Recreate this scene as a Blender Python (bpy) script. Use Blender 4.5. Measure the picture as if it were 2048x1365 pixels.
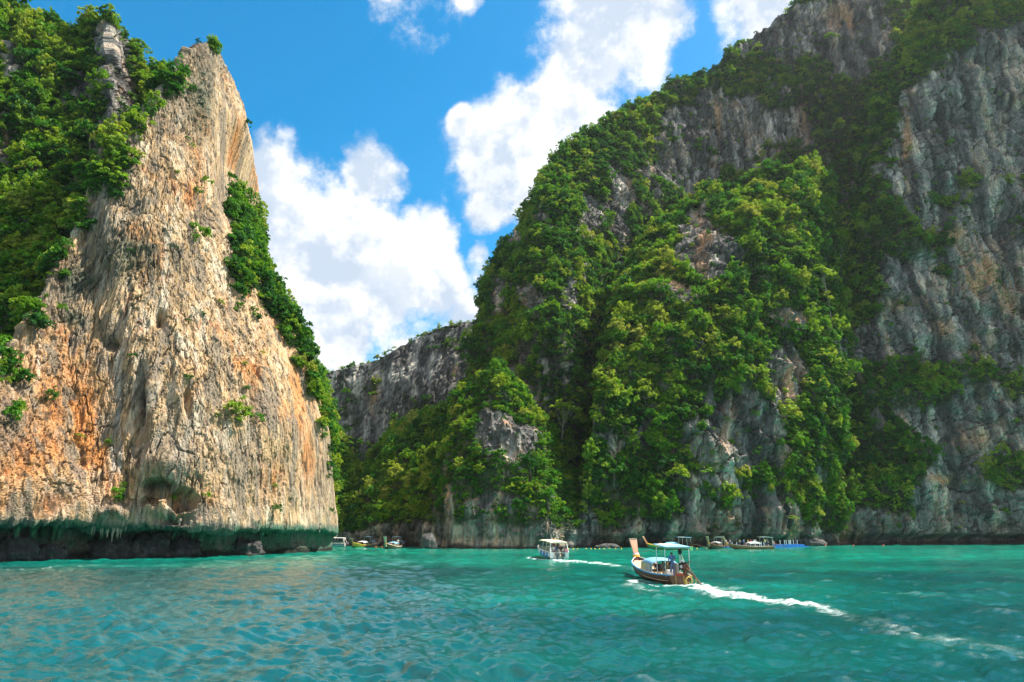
import bpy, bmesh, math, random
import numpy as np
from mathutils import Vector, Matrix, Euler

for o in list(bpy.data.objects):
    bpy.data.objects.remove(o, do_unlink=True)
SC = bpy.context.scene
COL = SC.collection
random.seed(7)
RNG = np.random.default_rng(11)

# ------------------------------------------------------------------ camera
CAM_H = 3.4
F_PX = 2048 * 24.0 / 36.0
HORIZON_V = 1067.0
PITCH = math.atan((HORIZON_V - 682.5) / F_PX)
cam_data = bpy.data.cameras.new('camera')
cam_data.lens = 24.0
cam_data.sensor_width = 36.0
cam_data.clip_start = 0.1
cam_data.clip_end = 20000
cam = bpy.data.objects.new('camera', cam_data)
COL.objects.link(cam)
cam.location = (0, 0, CAM_H)
cam.rotation_euler = (math.pi / 2 + PITCH, 0, 0)
SC.camera = cam

# ------------------------------------------------------------------ light
SUN_EL = math.radians(57.0)
SUN_AZ = math.radians(76.0)      # clockwise from +Y (the way the camera looks)
SUN_DIR = Vector((math.sin(SUN_AZ) * math.cos(SUN_EL), math.cos(SUN_AZ) * math.cos(SUN_EL), math.sin(SUN_EL)))
sd = bpy.data.lights.new('sun', 'SUN')
sd.energy = 4.4
sd.angle = math.radians(0.53)
sd.color = (1.0, 0.93, 0.80)
sun = bpy.data.objects.new('sun', sd)
COL.objects.link(sun)
sun.rotation_euler = (-SUN_DIR).to_track_quat('-Z', 'Y').to_euler()
sun.location = (150, 20, 260)

def unproject_dir(u, v):
    x = (u - 1024.0) / F_PX
    yu = (682.5 - v) / F_PX
    return (x, math.cos(PITCH) - yu * math.sin(PITCH), math.sin(PITCH) + yu * math.cos(PITCH))

def at(u, v, D):
    """a point D metres ahead of the viewpoint, seen at photo coordinates u, v"""
    d = unproject_dir(u, v)
    t = D / d[1]
    return (d[0] * t, D, CAM_H + d[2] * t)

def on_water(u, v):
    d = unproject_dir(u, v)
    t = -CAM_H / d[2]
    return (d[0] * t, d[1] * t, 0.0)

def shore(u, D):
    """the point of the waterline at distance D in the direction of photo column u"""
    z = -CAM_H / D
    c, s = math.cos(PITCH), math.sin(PITCH)
    yu = (z * c - s) / (c + z * s)
    Y = c - yu * s
    return ((u - 1024.0) / F_PX * D / Y, D, 0.0)

def project(P):
    P = np.asarray(P, dtype=np.float64)
    c, s = math.cos(PITCH), math.sin(PITCH)
    Y = P[..., 1]
    Z = P[..., 2] - CAM_H
    fwd = Y * c + Z * s
    up = -Y * s + Z * c
    fw = np.where(fwd < 0.1, 0.1, fwd)
    return 1024 + F_PX * P[..., 0] / fw, 682.5 - F_PX * up / fw, fwd

# ------------------------------------------------------------------ sky
class NT:
    def __init__(self, tree):
        self.t = tree
        tree.nodes.clear()
    def n(self, typ, **kw):
        nd = self.t.nodes.new(typ)
        for k, v in kw.items():
            setattr(nd, k, v)
        return nd
    def link(self, a, b):
        self.t.links.new(a, b)
    def put(self, sock, val):
        if hasattr(val, 'is_output') or isinstance(val, bpy.types.NodeSocket):
            self.t.links.new(val, sock)
        else:
            sock.default_value = val
    def math(self, op, a, b=None, c=None, clamp=False):
        nd = self.n('ShaderNodeMath', operation=op, use_clamp=clamp)
        self.put(nd.inputs[0], a)
        if b is not None: self.put(nd.inputs[1], b)
        if c is not None: self.put(nd.inputs[2], c)
        return nd.outputs[0]
    def vmath(self, op, a, b=None):
        nd = self.n('ShaderNodeVectorMath', operation=op)
        self.put(nd.inputs[0], a)
        if b is not None: self.put(nd.inputs[1], b)
        return nd.outputs['Value'] if op in ('DISTANCE', 'LENGTH', 'DOT_PRODUCT') else nd.outputs[0]
    def noise(self, vec, scale, detail=4, rough=0.55, lac=2.0, distortion=0.0):
        nd = self.n('ShaderNodeTexNoise')
        self.put(nd.inputs['Vector'], vec)
        nd.inputs['Scale'].default_value = scale
        nd.inputs['Detail'].default_value = detail
        nd.inputs['Roughness'].default_value = rough
        nd.inputs['Lacunarity'].default_value = lac
        nd.inputs['Distortion'].default_value = distortion
        return nd.outputs[0]
    def ramp(self, fac, a, b, lo=0.0, hi=1.0, smooth=True):
        nd = self.n('ShaderNodeMapRange')
        nd.interpolation_type = 'SMOOTHSTEP' if smooth else 'LINEAR'
        self.put(nd.inputs[0], fac)
        nd.inputs[1].default_value = a
        nd.inputs[2].default_value = b
        nd.inputs[3].default_value = lo
        nd.inputs[4].default_value = hi
        return nd.outputs[0]
    def mix(self, fac, a, b, blend='MIX'):
        nd = self.n('ShaderNodeMix', data_type='RGBA', blend_type=blend)
        self.put(nd.inputs[0], fac)
        self.put(nd.inputs[6], a if not isinstance(a, tuple) else (*a[:3], 1))
        self.put(nd.inputs[7], b if not isinstance(b, tuple) else (*b[:3], 1))
        return nd.outputs[2]
    def mapping(self, vec, scale=(1, 1, 1), rot=(0, 0, 0), loc=(0, 0, 0)):
        nd = self.n('ShaderNodeMapping')
        self.put(nd.inputs[0], vec)
        nd.inputs[1].default_value = loc
        nd.inputs[2].default_value = rot
        nd.inputs[3].default_value = scale
        return nd.outputs[0]

world = bpy.data.worlds.new('World')
SC.world = world
world.use_nodes = True
w = NT(world.node_tree)
w_out = w.n('ShaderNodeOutputWorld')
bg = w.n('ShaderNodeBackground')
w.link(bg.outputs[0], w_out.inputs[0])
sky = w.n('ShaderNodeTexSky', sky_type='NISHITA')
sky.sun_disc = False
sky.sun_elevation = SUN_EL
sky.sun_rotation = SUN_AZ
sky.altitude = 0
sky.air_density = 1.0
sky.dust_density = 0.6
sky.ozone_density = 2.5
hs = w.n('ShaderNodeHueSaturation')
hs.inputs['Hue'].default_value = 0.484
hs.inputs['Saturation'].default_value = 1.5
hs.inputs['Value'].default_value = 0.60
w.link(sky.outputs[0], hs.inputs['Color'])
direction = w.n('ShaderNodeTexCoord').outputs['Generated']
# cumulus banks: soft centres in the sky (photo column, row, radius, strength) broken up by noise
CLOUDS = [(515, 345, 85, 1), (490, 420, 110, 1.1), (500, 320, 60, .9), (560, 430, 130, 1.1), (640, 510, 150, 1.1), (735, 360, 72, .95), (700, 440, 110, 1.1),
          (845, 470, 92, 1.1), (850, 565, 105, 1.1), (760, 600, 140, .8), (620, 620, 130, 1), (900, 640, 70, .55),
          (668, 700, 85, 1.15), (790, 690, 60, .45), (520, 560, 120, 1),
          (1230, 30, 150, 1.1), (1150, 140, 115, 1.1), (1075, 245, 100, 1.1), (1000, 330, 110, 1.1), (985, 420, 75, .95),
          (1130, 270, 110, 1), (1310, 20, 90, .9), (1080, 400, 90, .8), (928, 250, 32, .85), (975, 530, 48, .7),
          (790, 10, 220, 1.0, -.70), (930, 5, 120, 1.0, -.66), (1545, 20, 100, .8), (1480, 70, 100, 1.0, -.6)]
wn = w.n('ShaderNodeTexNoise')
w.put(wn.inputs['Vector'], direction)
wn.inputs['Scale'].default_value = 7.0
wn.inputs['Detail'].default_value = 3.0
warped = w.vmath('ADD', direction, w.vmath('MULTIPLY', w.vmath('SUBTRACT', wn.outputs[1], (.5, .5, .5)), (.10, .10, .10)))
field = None
for cloud in CLOUDS:
    (cu, cv, cr, cs), off = cloud[:4], (cloud[4] if len(cloud) > 4 else 0.0)
    d = Vector(unproject_dir(cu, cv))
    ang = cr / F_PX * (Vector((0, math.cos(PITCH), math.sin(PITCH))).dot(d.normalized())) ** 1.2
    d.normalize()
    dist = w.vmath('DISTANCE', warped, tuple(d))
    f = w.math('MULTIPLY_ADD', dist, -cs / ang, cs + off)
    field = f if field is None else w.math('MAXIMUM', field, f)
# unseen sky: cloud made denser than in view to add fill light
away = w.ramp(w.vmath('DOT_PRODUCT', direction, tuple(Vector((0, math.cos(PITCH), math.sin(PITCH))))), 0.60, 0.74, 1.0, 0.0)
wide = w.math('MULTIPLY', w.ramp(w.noise(direction, 2.3, 2, 0.5), 0.31, 0.52, -0.5, 0.8), away)
field = w.math('MAXIMUM', field, w.math('SUBTRACT', wide, w.math('MULTIPLY', w.math('SUBTRACT', 1.0, away), 0.8)))
n1 = w.noise(direction, 8.0, 9, 0.63, 2.1)
n1b = w.noise(w.vmath('ADD', direction, (0.018, 0.0, 0.022)), 8.0, 4, 0.60, 2.1)
dens = w.math('MULTIPLY_ADD', w.math('SUBTRACT', n1, 0.5), 2.1, field)
alpha = w.ramp(dens, -0.06, 0.42)
relief = w.math('SUBTRACT', n1, n1b)
big = w.noise(direction, 6.0, 4, 0.5)
shade = w.math('ADD', w.ramp(relief, -0.10, 0.10, 0.0, 1.0), w.ramp(big, 0.35, 0.65, -0.45, 0.25))
shade = w.math('ADD', shade, w.ramp(field, 0.1, 0.9, 0.30, -0.12), clamp=True)
CLOUD_GAIN = 3.0
cloud_col = w.mix(shade, (0.58 * CLOUD_GAIN, 0.68 * CLOUD_GAIN, 0.82 * CLOUD_GAIN), (0.99 * CLOUD_GAIN, 1.0 * CLOUD_GAIN, 1.02 * CLOUD_GAIN))
# cloud_col multiplies by the background strength below
final = w.mix(alpha, hs.outputs[0], cloud_col)
w.link(final, bg.inputs[0])
bg.inputs[1].default_value = 0.15

vs = SC.view_settings
vs.view_transform = 'Standard'
vs.look = 'None'
vs.exposure = 1.32
vs.gamma = 1.0
vs.use_curve_mapping = False
SC.cycles.use_denoising = True
SC.cycles.denoising_prefilter = 'ACCURATE'
SC.cycles.max_bounces = 6
SC.cycles.diffuse_bounces = 3
SC.cycles.glossy_bounces = 3
SC.cycles.transmission_bounces = 3
SC.cycles.transparent_max_bounces = 4
SC.cycles.caustics_reflective = False
SC.cycles.caustics_refractive = False
SC.cycles.sample_clamp_indirect = 6.0
SC.cycles.sample_clamp_direct = 8.0

# ------------------------------------------------------------------ tagging
def tag(o, label=None, cat=None, group=None, kind=None):
    if label: o['label'] = label
    if cat: o['category'] = cat
    if group: o['group'] = group
    if kind: o['kind'] = kind
    return o

def empty(name, loc=(0, 0, 0), rz=0.0):
    o = bpy.data.objects.new(name, None)
    o.empty_display_size = 0.5
    COL.objects.link(o)
    o.location = loc
    o.rotation_euler = (0, 0, rz)
    return o

def mesh_np(name, V, Fq, mat, parent=None, smooth=True, attrs=None):
    """V (n,3) array, Fq (m,4) or (m,3) int array -> one mesh object"""
    V = np.ascontiguousarray(V, dtype=np.float32)
    Fq = np.ascontiguousarray(Fq, dtype=np.int32)
    k = Fq.shape[1]
    me = bpy.data.meshes.new(name)
    me.vertices.add(len(V))
    me.vertices.foreach_set('co', V.ravel())
    me.loops.add(Fq.size)
    me.loops.foreach_set('vertex_index', Fq.ravel())
    me.polygons.add(len(Fq))
    me.polygons.foreach_set('loop_start', np.arange(0, Fq.size, k, dtype=np.int32))
    me.polygons.foreach_set('use_smooth', np.full(len(Fq), smooth, dtype=bool))
    me.update(calc_edges=True)
    for an, arr in (attrs or {}).items():
        if arr.ndim == 1:
            a = me.attributes.new(an, 'FLOAT', 'POINT')
            a.data.foreach_set('value', np.ascontiguousarray(arr, dtype=np.float32))
        else:
            a = me.attributes.new(an, 'FLOAT_COLOR', 'POINT')
            c4 = np.ones((len(V), 4), dtype=np.float32)
            c4[:, :3] = arr
            a.data.foreach_set('color', c4.ravel())
    if mat: me.materials.append(mat)
    o = bpy.data.objects.new(name, me)
    COL.objects.link(o)
    o.parent = parent
    return o

# ------------------------------------------------------------------ numpy noise
_perm = np.arange(256, dtype=np.int64)
np.random.default_rng(3).shuffle(_perm)
_perm = np.concatenate([_perm, _perm, _perm[:2]])
_g = np.random.default_rng(5).normal(size=(256, 3))
_g = (_g / np.linalg.norm(_g, axis=1, keepdims=True)).astype(np.float32)

def perlin(P):
    P = np.asarray(P, dtype=np.float32)
    i = np.floor(P).astype(np.int64)
    f = (P - i).astype(np.float32)
    i &= 255
    q = f * f * f * (f * (f * 6 - 15) + 10)
    out = 0
    X, Y, Z = i[..., 0], i[..., 1], i[..., 2]
    def corner(dx, dy, dz):
        h = _perm[_perm[_perm[(X + dx) & 255] + ((Y + dy) & 255)] + ((Z + dz) & 255)]
        g = _g[h]
        return g[..., 0] * (f[..., 0] - dx) + g[..., 1] * (f[..., 1] - dy) + g[..., 2] * (f[..., 2] - dz)
    def lerp(a, b, t): return a + t * (b - a)
    x00 = lerp(corner(0, 0, 0), corner(1, 0, 0), q[..., 0])
    x10 = lerp(corner(0, 1, 0), corner(1, 1, 0), q[..., 0])
    x01 = lerp(corner(0, 0, 1), corner(1, 0, 1), q[..., 0])
    x11 = lerp(corner(0, 1, 1), corner(1, 1, 1), q[..., 0])
    return lerp(lerp(x00, x10, q[..., 1]), lerp(x01, x11, q[..., 1]), q[..., 2]) * 1.5

def fbm(P, octv=4, gain=0.5):
    P = np.asarray(P, dtype=np.float32)
    s = 0; a = 1.0; t = 0
    for k in range(octv):
        s = s + a * perlin(P + 17.3 * k)
        t += a
        a *= gain
        P = P * 2.03
    return s / t

def ridged(P, octv=3, gain=0.5):
    P = np.asarray(P, dtype=np.float32)
    s = 0; a = 1.0; t = 0
    for k in range(octv):
        s = s + a * (1 - 2 * np.abs(perlin(P + 9.1 * k)))
        t += a; a *= gain; P = P * 2.07
    return s / t

def worley(P, seed=0):
    """nearest and second nearest feature distance and a random number per cell"""
    P = np.asarray(P, dtype=np.float32)
    I = np.floor(P).astype(np.int64)
    f1 = np.full(len(P), 9.0, dtype=np.float32); f2 = f1.copy(); cid = np.zeros(len(P), dtype=np.float32)
    for dx in (-1, 0, 1):
        for dy in (-1, 0, 1):
            for dz in (-1, 0, 1):
                X, Y, Z = (I[:, 0] + dx + seed) & 255, (I[:, 1] + dy) & 255, (I[:, 2] + dz) & 255
                h = _perm[_perm[_perm[X] + Y] + Z]
                o = _g[h] * .42 + .5
                q = I + np.array([dx, dy, dz]) + o - P
                d = np.sqrt((q * q).sum(1)).astype(np.float32)
                nearer = d < f1
                f2 = np.where(nearer, f1, np.minimum(f2, d))
                cid = np.where(nearer, (h * 0.61803).astype(np.float32) % 1.0, cid)
                f1 = np.where(nearer, d, f1)
    return f1, f2, cid

def sstep(a, b, x):
    t = np.clip((x - a) / (b - a), 0, 1)
    return t * t * (3 - 2 * t)

def sc3(P, sx, sy, sz):
    return P * np.array([sx, sy, sz], dtype=np.float32)

# ================================================================== materials
def new_mat(name):
    m = bpy.data.materials.new(name)
    m.use_nodes = True
    t = NT(m.node_tree)
    out = t.n('ShaderNodeOutputMaterial')
    b = t.n('ShaderNodeBsdfPrincipled')
    t.link(b.outputs[0], out.inputs[0])
    return m, t, b, out

def plain(name, col, rough=0.5, metal=0.0, var=0.12, scale=6.0, bump=0.0, spec=0.5):
    """painted / wooden / cloth surface with a little procedural unevenness"""
    m, t, b, out = new_mat(name)
    co = t.n('ShaderNodeTexCoord').outputs['Object']
    n = t.noise(co, scale, 5, 0.6)
    k = t.ramp(n, 0.3, 0.7, 1 - var, 1 + var, smooth=False)
    c = t.n('ShaderNodeMix', data_type='RGBA', blend_type='MULTIPLY')
    c.inputs[0].default_value = 1.0
    c.inputs[6].default_value = (*col, 1)
    cc = t.n('ShaderNodeCombineColor')
    for s in cc.inputs[:3]: t.link(k, s)
    t.link(cc.outputs[0], c.inputs[7])
    t.link(c.outputs[2], b.inputs['Base Color'])
    b.inputs['Roughness'].default_value = rough
    b.inputs['Metallic'].default_value = metal
    b.inputs['Specular IOR Level'].default_value = spec
    if bump:
        bn = t.n('ShaderNodeBump')
        bn.inputs['Strength'].default_value = bump
        bn.inputs['Distance'].default_value = 0.02
        t.link(n, bn.inputs['Height'])
        t.link(bn.outputs[0], b.inputs['Normal'])
    return m

def rock_material(name, fine, bump_dist):
    m, t, b, out = new_mat(name)
    co = t.n('ShaderNodeTexCoord').outputs['Object']
    at_ = t.n('ShaderNodeAttribute', attribute_name='Col')
    streak = t.noise(t.mapping(co, (fine * 2.0, fine * 2.0, fine * 0.11)), 1.0, 7, 0.65)
    grain = t.noise(t.mapping(co, (fine * 3.0, fine * 3.0, fine * 1.0)), 1.0, 8, 0.7)
    crack = t.n('ShaderNodeTexVoronoi', feature='DISTANCE_TO_EDGE')
    t.put(crack.inputs['Vector'], t.mapping(co, (fine * 0.6, fine * 0.6, fine * 0.10)))
    crack.inputs['Scale'].default_value = 1.0
    ck = t.ramp(crack.outputs['Distance'], 0.0, 0.08, 0.86, 1.0)
    k1 = t.ramp(streak, 0.28, 0.72, 0.50, 1.50, smooth=False)
    k2 = t.ramp(grain, 0.25, 0.75, 0.66, 1.34, smooth=False)
    fineg = t.noise(t.mapping(co, (fine * 7, fine * 7, fine * 3.5)), 1.0, 3, 0.6)
    k = t.math('MULTIPLY', t.math('MULTIPLY', t.math('MULTIPLY', k1, k2), ck), t.ramp(fineg, .3, .7, .78, 1.22, smooth=False))
    cc = t.n('ShaderNodeCombineColor')
    for s in cc.inputs[:3]: t.link(k, s)
    c = t.mix(1.0, at_.outputs['Color'], cc.outputs[0], 'MULTIPLY')
    t.link(c, b.inputs['Base Color'])
    b.inputs['Roughness'].default_value = 0.92
    b.inputs['Specular IOR Level'].default_value = 0.15
    h = t.math('ADD', t.math('MULTIPLY', streak, 1.0), t.math('ADD', t.math('MULTIPLY', grain, 0.7), t.math('MULTIPLY', ck, 0.35)))
    bn = t.n('ShaderNodeBump')
    bn.inputs['Strength'].default_value = 0.9
    bn.inputs['Distance'].default_value = bump_dist
    t.link(h, bn.inputs['Height'])
    t.link(bn.outputs[0], b.inputs['Normal'])
    return m

M_ROCK_NEAR = rock_material('limestone_sunlit_wall', 1.5, 0.22)
M_ROCK_FAR = rock_material('limestone_grey_wall', 0.9, 0.6)

# ================================================================== cliffs
def smooth1(A, k, axis):
    """k passes of a 1-2-1 filter with fixed ends"""
    for _ in range(k):
        B = A.copy()
        sl = [slice(None)] * A.ndim
        c, l, r = sl.copy(), sl.copy(), sl.copy()
        c[axis] = slice(1, -1); l[axis] = slice(0, -2); r[axis] = slice(2, None)
        B[tuple(c)] = 0.25 * A[tuple(l)] + 0.5 * A[tuple(c)] + 0.25 * A[tuple(r)]
        A = B
    return A

def resample(C, n, axis):
    seg = np.linalg.norm(np.diff(C, axis=axis), axis=2).mean(axis=1 - axis)
    seg = np.maximum(seg, 0.2)
    s = np.concatenate([[0], np.cumsum(seg)]); s /= s[-1]
    q = np.linspace(0, 1, n)
    j = np.clip(np.searchsorted(s, q, side='right') - 1, 0, len(seg) - 1)
    f = (q - s[j]) / (s[j + 1] - s[j])
    if axis == 1:
        return C[:, j] * (1 - f)[None, :, None] + C[:, j + 1] * f[None, :, None]
    return C[j] * (1 - f)[:, None, None] + C[j + 1] * f[:, None, None]

SHEETS = {}
def build_sheet(key, cols, res, su, sv, back=((0, 9, -1.5), (-3, 40, -22)), bottom=True):
    """cols: list of columns of world points, water to crest -> dense base grid G (nu, nv, 3), normals N"""
    C = np.array(cols, dtype=np.float64)
    if bottom:
        low = C[:, :1].copy(); low[..., 2] = -4.0; low[..., 1] += 0.5
        C = np.concatenate([low, C], axis=1)
    top = C[:, -1:]
    for b in back:
        C = np.concatenate([C, top + np.array(b)], axis=1)
    Lu = np.linalg.norm(np.diff(C, axis=0), axis=2).mean(axis=1).sum()
    Lv = np.linalg.norm(np.diff(C, axis=1), axis=2).mean(axis=0).sum()
    nu, nv = int(Lu / res) + 2, int(Lv / res) + 2
    G = resample(resample(C, nv, 1), nu, 0)
    G = smooth1(smooth1(G, int(sv / res), 1), int(su / res), 0)
    du = np.gradient(G, axis=0); dv = np.gradient(G, axis=1)
    N = np.cross(du, dv)
    N /= np.linalg.norm(N, axis=2, keepdims=True) + 1e-9
    if (N * (np.array([0, 0, CAM_H]) - G)).sum(axis=2).mean() < 0:
        N = -N
    return G, N

def grid_faces(nu, nv):
    i = np.arange(nu - 1)[:, None] * nv + np.arange(nv - 1)[None, :]
    return np.stack([i, i + nv, i + nv + 1, i + 1], axis=-1).reshape(-1, 4)

def spots(U, V, lst):
    """soft union of rock patches given in photo coordinates (column, row, half width, half height[, weight])"""
    m = np.zeros_like(U)
    for s in lst:
        wgt = s[4] if len(s) > 4 else 1.0
        r = ((U - s[0]) / s[2]) ** 2 + ((V - s[1]) / s[3]) ** 2
        m = np.maximum(m, wgt * np.exp(-r * 0.9))
    return m

LIMESTONE = dict(cream=(0.46, 0.315, 0.175), white=(0.55, 0.46, 0.34), orange=(0.52, 0.19, 0.035), grey=(0.19, 0.168, 0.138),
                 dark=(0.045, 0.045, 0.042), rust=(0.26, 0.105, 0.05), green=(0.05, 0.085, 0.05))

def mixc(A, B, w):
    return A * (1 - w[:, None]) + np.array(B)[None, :] * w[:, None]

# ---- the sunlit wall at the left (fin with an undercut foot)
def wall_left():
    foot = [(-200, 1131, 1036), (0, 1125, 1040), (95, 1122, 1043), (190, 1118.5, 1046), (280, 1117, 1050), (350, 1116.5, 1052), (425, 1115, 1056),
            (490, 1112, 1058), (550, 1109, 1060), (598, 1107, 1060), (628, 1105, 1061), (643, 1104, 1062)]
    up = [
        [(-180, 1000), (-180, 965), (-180, 930), (-180, 900), (-180, 870), (-180, 850), (-180, 830), (-180, 800)],
        [(0, 1000), (0, 965), (0, 925), (0, 890), (0, 850), (0, 810), (0, 770), (0, 735)],
        [(90, 995), (85, 945), (80, 895), (75, 845), (70, 795), (65, 745), (60, 700), (55, 650)],
        [(180, 985), (170, 925), (160, 865), (150, 800), (140, 740), (130, 680), (121, 620), (112, 560)],
        [(265, 960), (250, 880), (236, 800), (220, 720), (203, 640), (190, 570), (178, 510), (165, 455)],
        [(335, 920), (315, 830), (290, 740), (268, 650), (243, 540), (228, 450), (215, 390), (203, 325)],
        [(405, 900), (385, 800), (365, 700), (340, 600), (312, 480), (295, 400), (280, 330), (266, 272)],
        [(478, 850), (455, 740), (425, 640), (395, 540), (362, 400), (350, 300), (340, 240), (330, 182)],
        [(540, 850), (510, 740), (470, 640), (440, 540), (400, 400), (395, 300), (386, 200), (376, 112)],
        [(590, 850), (560, 740), (520, 640), (480, 540), (430, 400), (430, 300), (425, 200), (406, 100)],
        [(618, 850), (588, 740), (545, 640), (498, 540), (443, 400), (444, 320), (455, 230), (432, 114)],
        [(642, 850), (616, 745), (574, 645), (520, 545), (454, 400), (456, 335), (480, 238), (454, 165)]]
    cols = []
    lean = [4, 5, 6, 6, 7, 7, 8, 8, 8, 8, 8, 8]
    for (u, vb, vl), ups, ln in zip(foot, up, lean):
        b = on_water(u, vb); D = b[1]
        ul = u + (12 if u > 640 else 0)
        c = [shore(u, D + 1.8), at(u, vl + 0.55 * (vb - vl), D + 3.4), at(u, vl + 0.10 * (vb - vl), D + 2.6), at(ul, vl, D - 3.0)]
        n = len(ups)
        for k, (uu, vv) in enumerate(ups):
            t = (k + 1) / n
            c.append(at(uu, vv, D - 3.0 + ln * t ** 1.4))
        cols.append(c)
    last = np.array(cols[-1])
    for dx, dy in ((-1.0, 10), (-5, 26), (-14, 55)):
        cols.append([tuple(p) for p in last + np.array([dx, dy, 0]) + np.outer(np.linspace(0, 1, len(last)), [0, 0, -0.12 * dy])])
    G, N = build_sheet('left', cols, 0.19, 1.2, 0.45, back=((-0.5, 4, -0.6), (-5, 14, -14)))
    P = G.reshape(-1, 3).astype(np.float32); n = N.reshape(-1, 3)
    U, V, _ = project(P)
    Q = P + 0.5 * np.stack([fbm(P / 9.0 + 3, 2), fbm(P / 9.0 + 31, 2), fbm(P / 9 + 71, 2)], -1)
    big = fbm(P / 14.0, 3)
    flute = ridged(sc3(Q, .30, .30, .015), 3)
    flute2 = ridged(sc3(Q, .95, .95, .035) + 40, 3)
    knob = fbm(sc3(P, .7, .7, .22) + 9, 4, .6)
    pock = np.clip(fbm(sc3(P, .9, .9, .30) + 90, 3) - 0.22, 0, 1)
    lipz = P[:, 2]
    wallz = sstep(5.0, 8.0, lipz)
    blockz = fbm(sc3(P, .20, .20, .035) + 55, 2)
    step = np.floor(blockz * 7) / 7
    flute3 = ridged(sc3(Q, 2.1, 2.1, .07) + 71, 2)
    Qs = np.stack([P[:, 0] + .25 * P[:, 2], P[:, 1], P[:, 2] - .35 * P[:, 0]], -1)
    frac = np.abs(fbm(sc3(Q, .42, .42, .035) + 101, 3))
    crackm = 1 - sstep(.0, .035, frac)
    rough = sstep(-.25, .3, fbm(P / 12 + 150, 2))
    d = 1.1 * big + wallz * (0.42 * flute + 0.22 * flute2 + .14 * flute3) + (.05 + .12 * rough) * knob - (.1 + .5 * rough) * pock * wallz + .35 * step - .35 * crackm * wallz
    Qw = P + .7 * np.stack([fbm(P / 3.0 + 13, 3), fbm(P / 3.0 + 131, 3), 2.5 * fbm(P / 3 + 171, 3)], -1)
    a1, a2, aid = worley(sc3(Qw, .42, .42, .085), 3)
    b1, b2, bid = worley(sc3(Qw, 1.15, 1.15, .26), 9)
    plate = 1 - sstep(.0, .10, a2 - a1); plate2 = 1 - sstep(.0, .12, b2 - b1)
    d += wallz * (.50 * (aid - .5) + .20 * (bid - .5) - .16 * plate * sstep(.3, .6, aid) - .06 * plate2)
    d += RNG.normal(0, .035, len(P))
    d += .7 * (1 - wallz) * (1.1 * fbm(sc3(P, .35, .35, .2) + 5, 3) + .5 * flute2 + 0.8 * ridged(sc3(P, .25, .25, .14) + 12, 3))
    # alcoves, buttress and cave seen on the face
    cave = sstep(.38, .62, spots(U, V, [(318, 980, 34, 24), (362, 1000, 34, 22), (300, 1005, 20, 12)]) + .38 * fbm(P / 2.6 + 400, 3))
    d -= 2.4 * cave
    d += 1.4 * spots(U, V, [(330, 930, 60, 30), (300, 800, 16, 60), (365, 790, 22, 45)])
    d -= 2.2 * spots(U, V, [(286, 800, 9, 60), (372, 800, 9, 30), (417, 430, 14, 25), (470, 330, 12, 50), (508, 800, 9, 45), (320, 640, 10, 14), (225, 690, 14, 11), (345, 1040, 30, 10)])
    d += 1.6 * spots(U, V, [(466, 250, 18, 40), (215, 1030, 40, 12)])
    # slanted curtains of dark flowstone
    sl = sc3(P, .5, .5, .0)
    ang = np.stack([(P[:, 0] - 0.55 * P[:, 2]) * 0.75, P[:, 1] * .2, (P[:, 2] + .55 * P[:, 0]) * .07], -1)
    curt = spots(U, V, [(250, 510, 60, 48), (165, 560, 45, 30), (400, 210, 22, 60), (150, 640, 24, 16)])
    d += curt * (1.3 * ridged(ang + 3, 3) - 0.6)
    edge_fade = 1 - .55 * np.repeat(sstep(.46, .60, np.linspace(0, 1, G.shape[0])), G.shape[1])
    d *= edge_fade
    P2 = P + n * d[:, None]
    # ragged lip above the undercut, jagged crest of the spire
    P2[:, 2] += np.exp(-((P[:, 2] - 6.0) / 1.8) ** 2) * (2.4 * fbm(sc3(P, .16, .16, 0) + 210, 3) + .9 * ridged(sc3(P, .45, .45, 0) + 220, 2) - .2)
    rowf = np.tile(np.linspace(0, 1, G.shape[1]), G.shape[0])
    topm = sstep(.70, .84, rowf) * (1 - sstep(.86, .95, rowf))
    P2[:, 2] += topm * (1.9 * ridged(sc3(P, .45, .45, .05) + 230, 3) + .4)
    P2 += (n * (topm * 1.0 * ridged(sc3(P, .8, .8, .25) + 240, 3))[:, None]).astype(np.float32)
    # colour
    L = LIMESTONE
    s1 = 1.5 * fbm(sc3(Q, .34, .34, .014) + 7, 4); s2 = 1.5 * fbm(sc3(Q, 1.2, 1.2, .035) + 27, 4); p1 = fbm(P / 10 + 60, 4)
    c = np.tile(np.array(L['cream']), (len(P), 1)) * (1 + .35 * (aid - .5) + .25 * (bid - .5))[:, None]
    c = mixc(c, L['white'], sstep(.0, .40, s1 + .6 * s2) * .9)
    org = spots(U, V, [(140, 800, 70, 110), (55, 900, 70, 90), (180, 880, 60, 60), (605, 760, 28, 130, .95), (620, 920, 22, 90, .9), (560, 640, 30, 70, .8), (395, 330, 16, 90, .6), (470, 290, 12, 50, .9),
                      (240, 960, 40, 60, .8), (60, 1010, 90, 30, .9), (370, 770, 20, 30, .8), (90, 760, 40, 60, .9), (420, 990, 30, 30, .6), (545, 960, 25, 40, .8), (520, 720, 16, 90, .7)])
    ow = np.clip(org * (0.65 + 1.5 * (s1 + .5 * p1)) + .8 * sstep(.10, .46, p1 + .5 * s2), 0, 1)
    c = mixc(c, L['orange'], ow * .85)
    c = mixc(c, L['rust'], sstep(.22, .5, s2 + .6 * p1 - .1) * .55)
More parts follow.
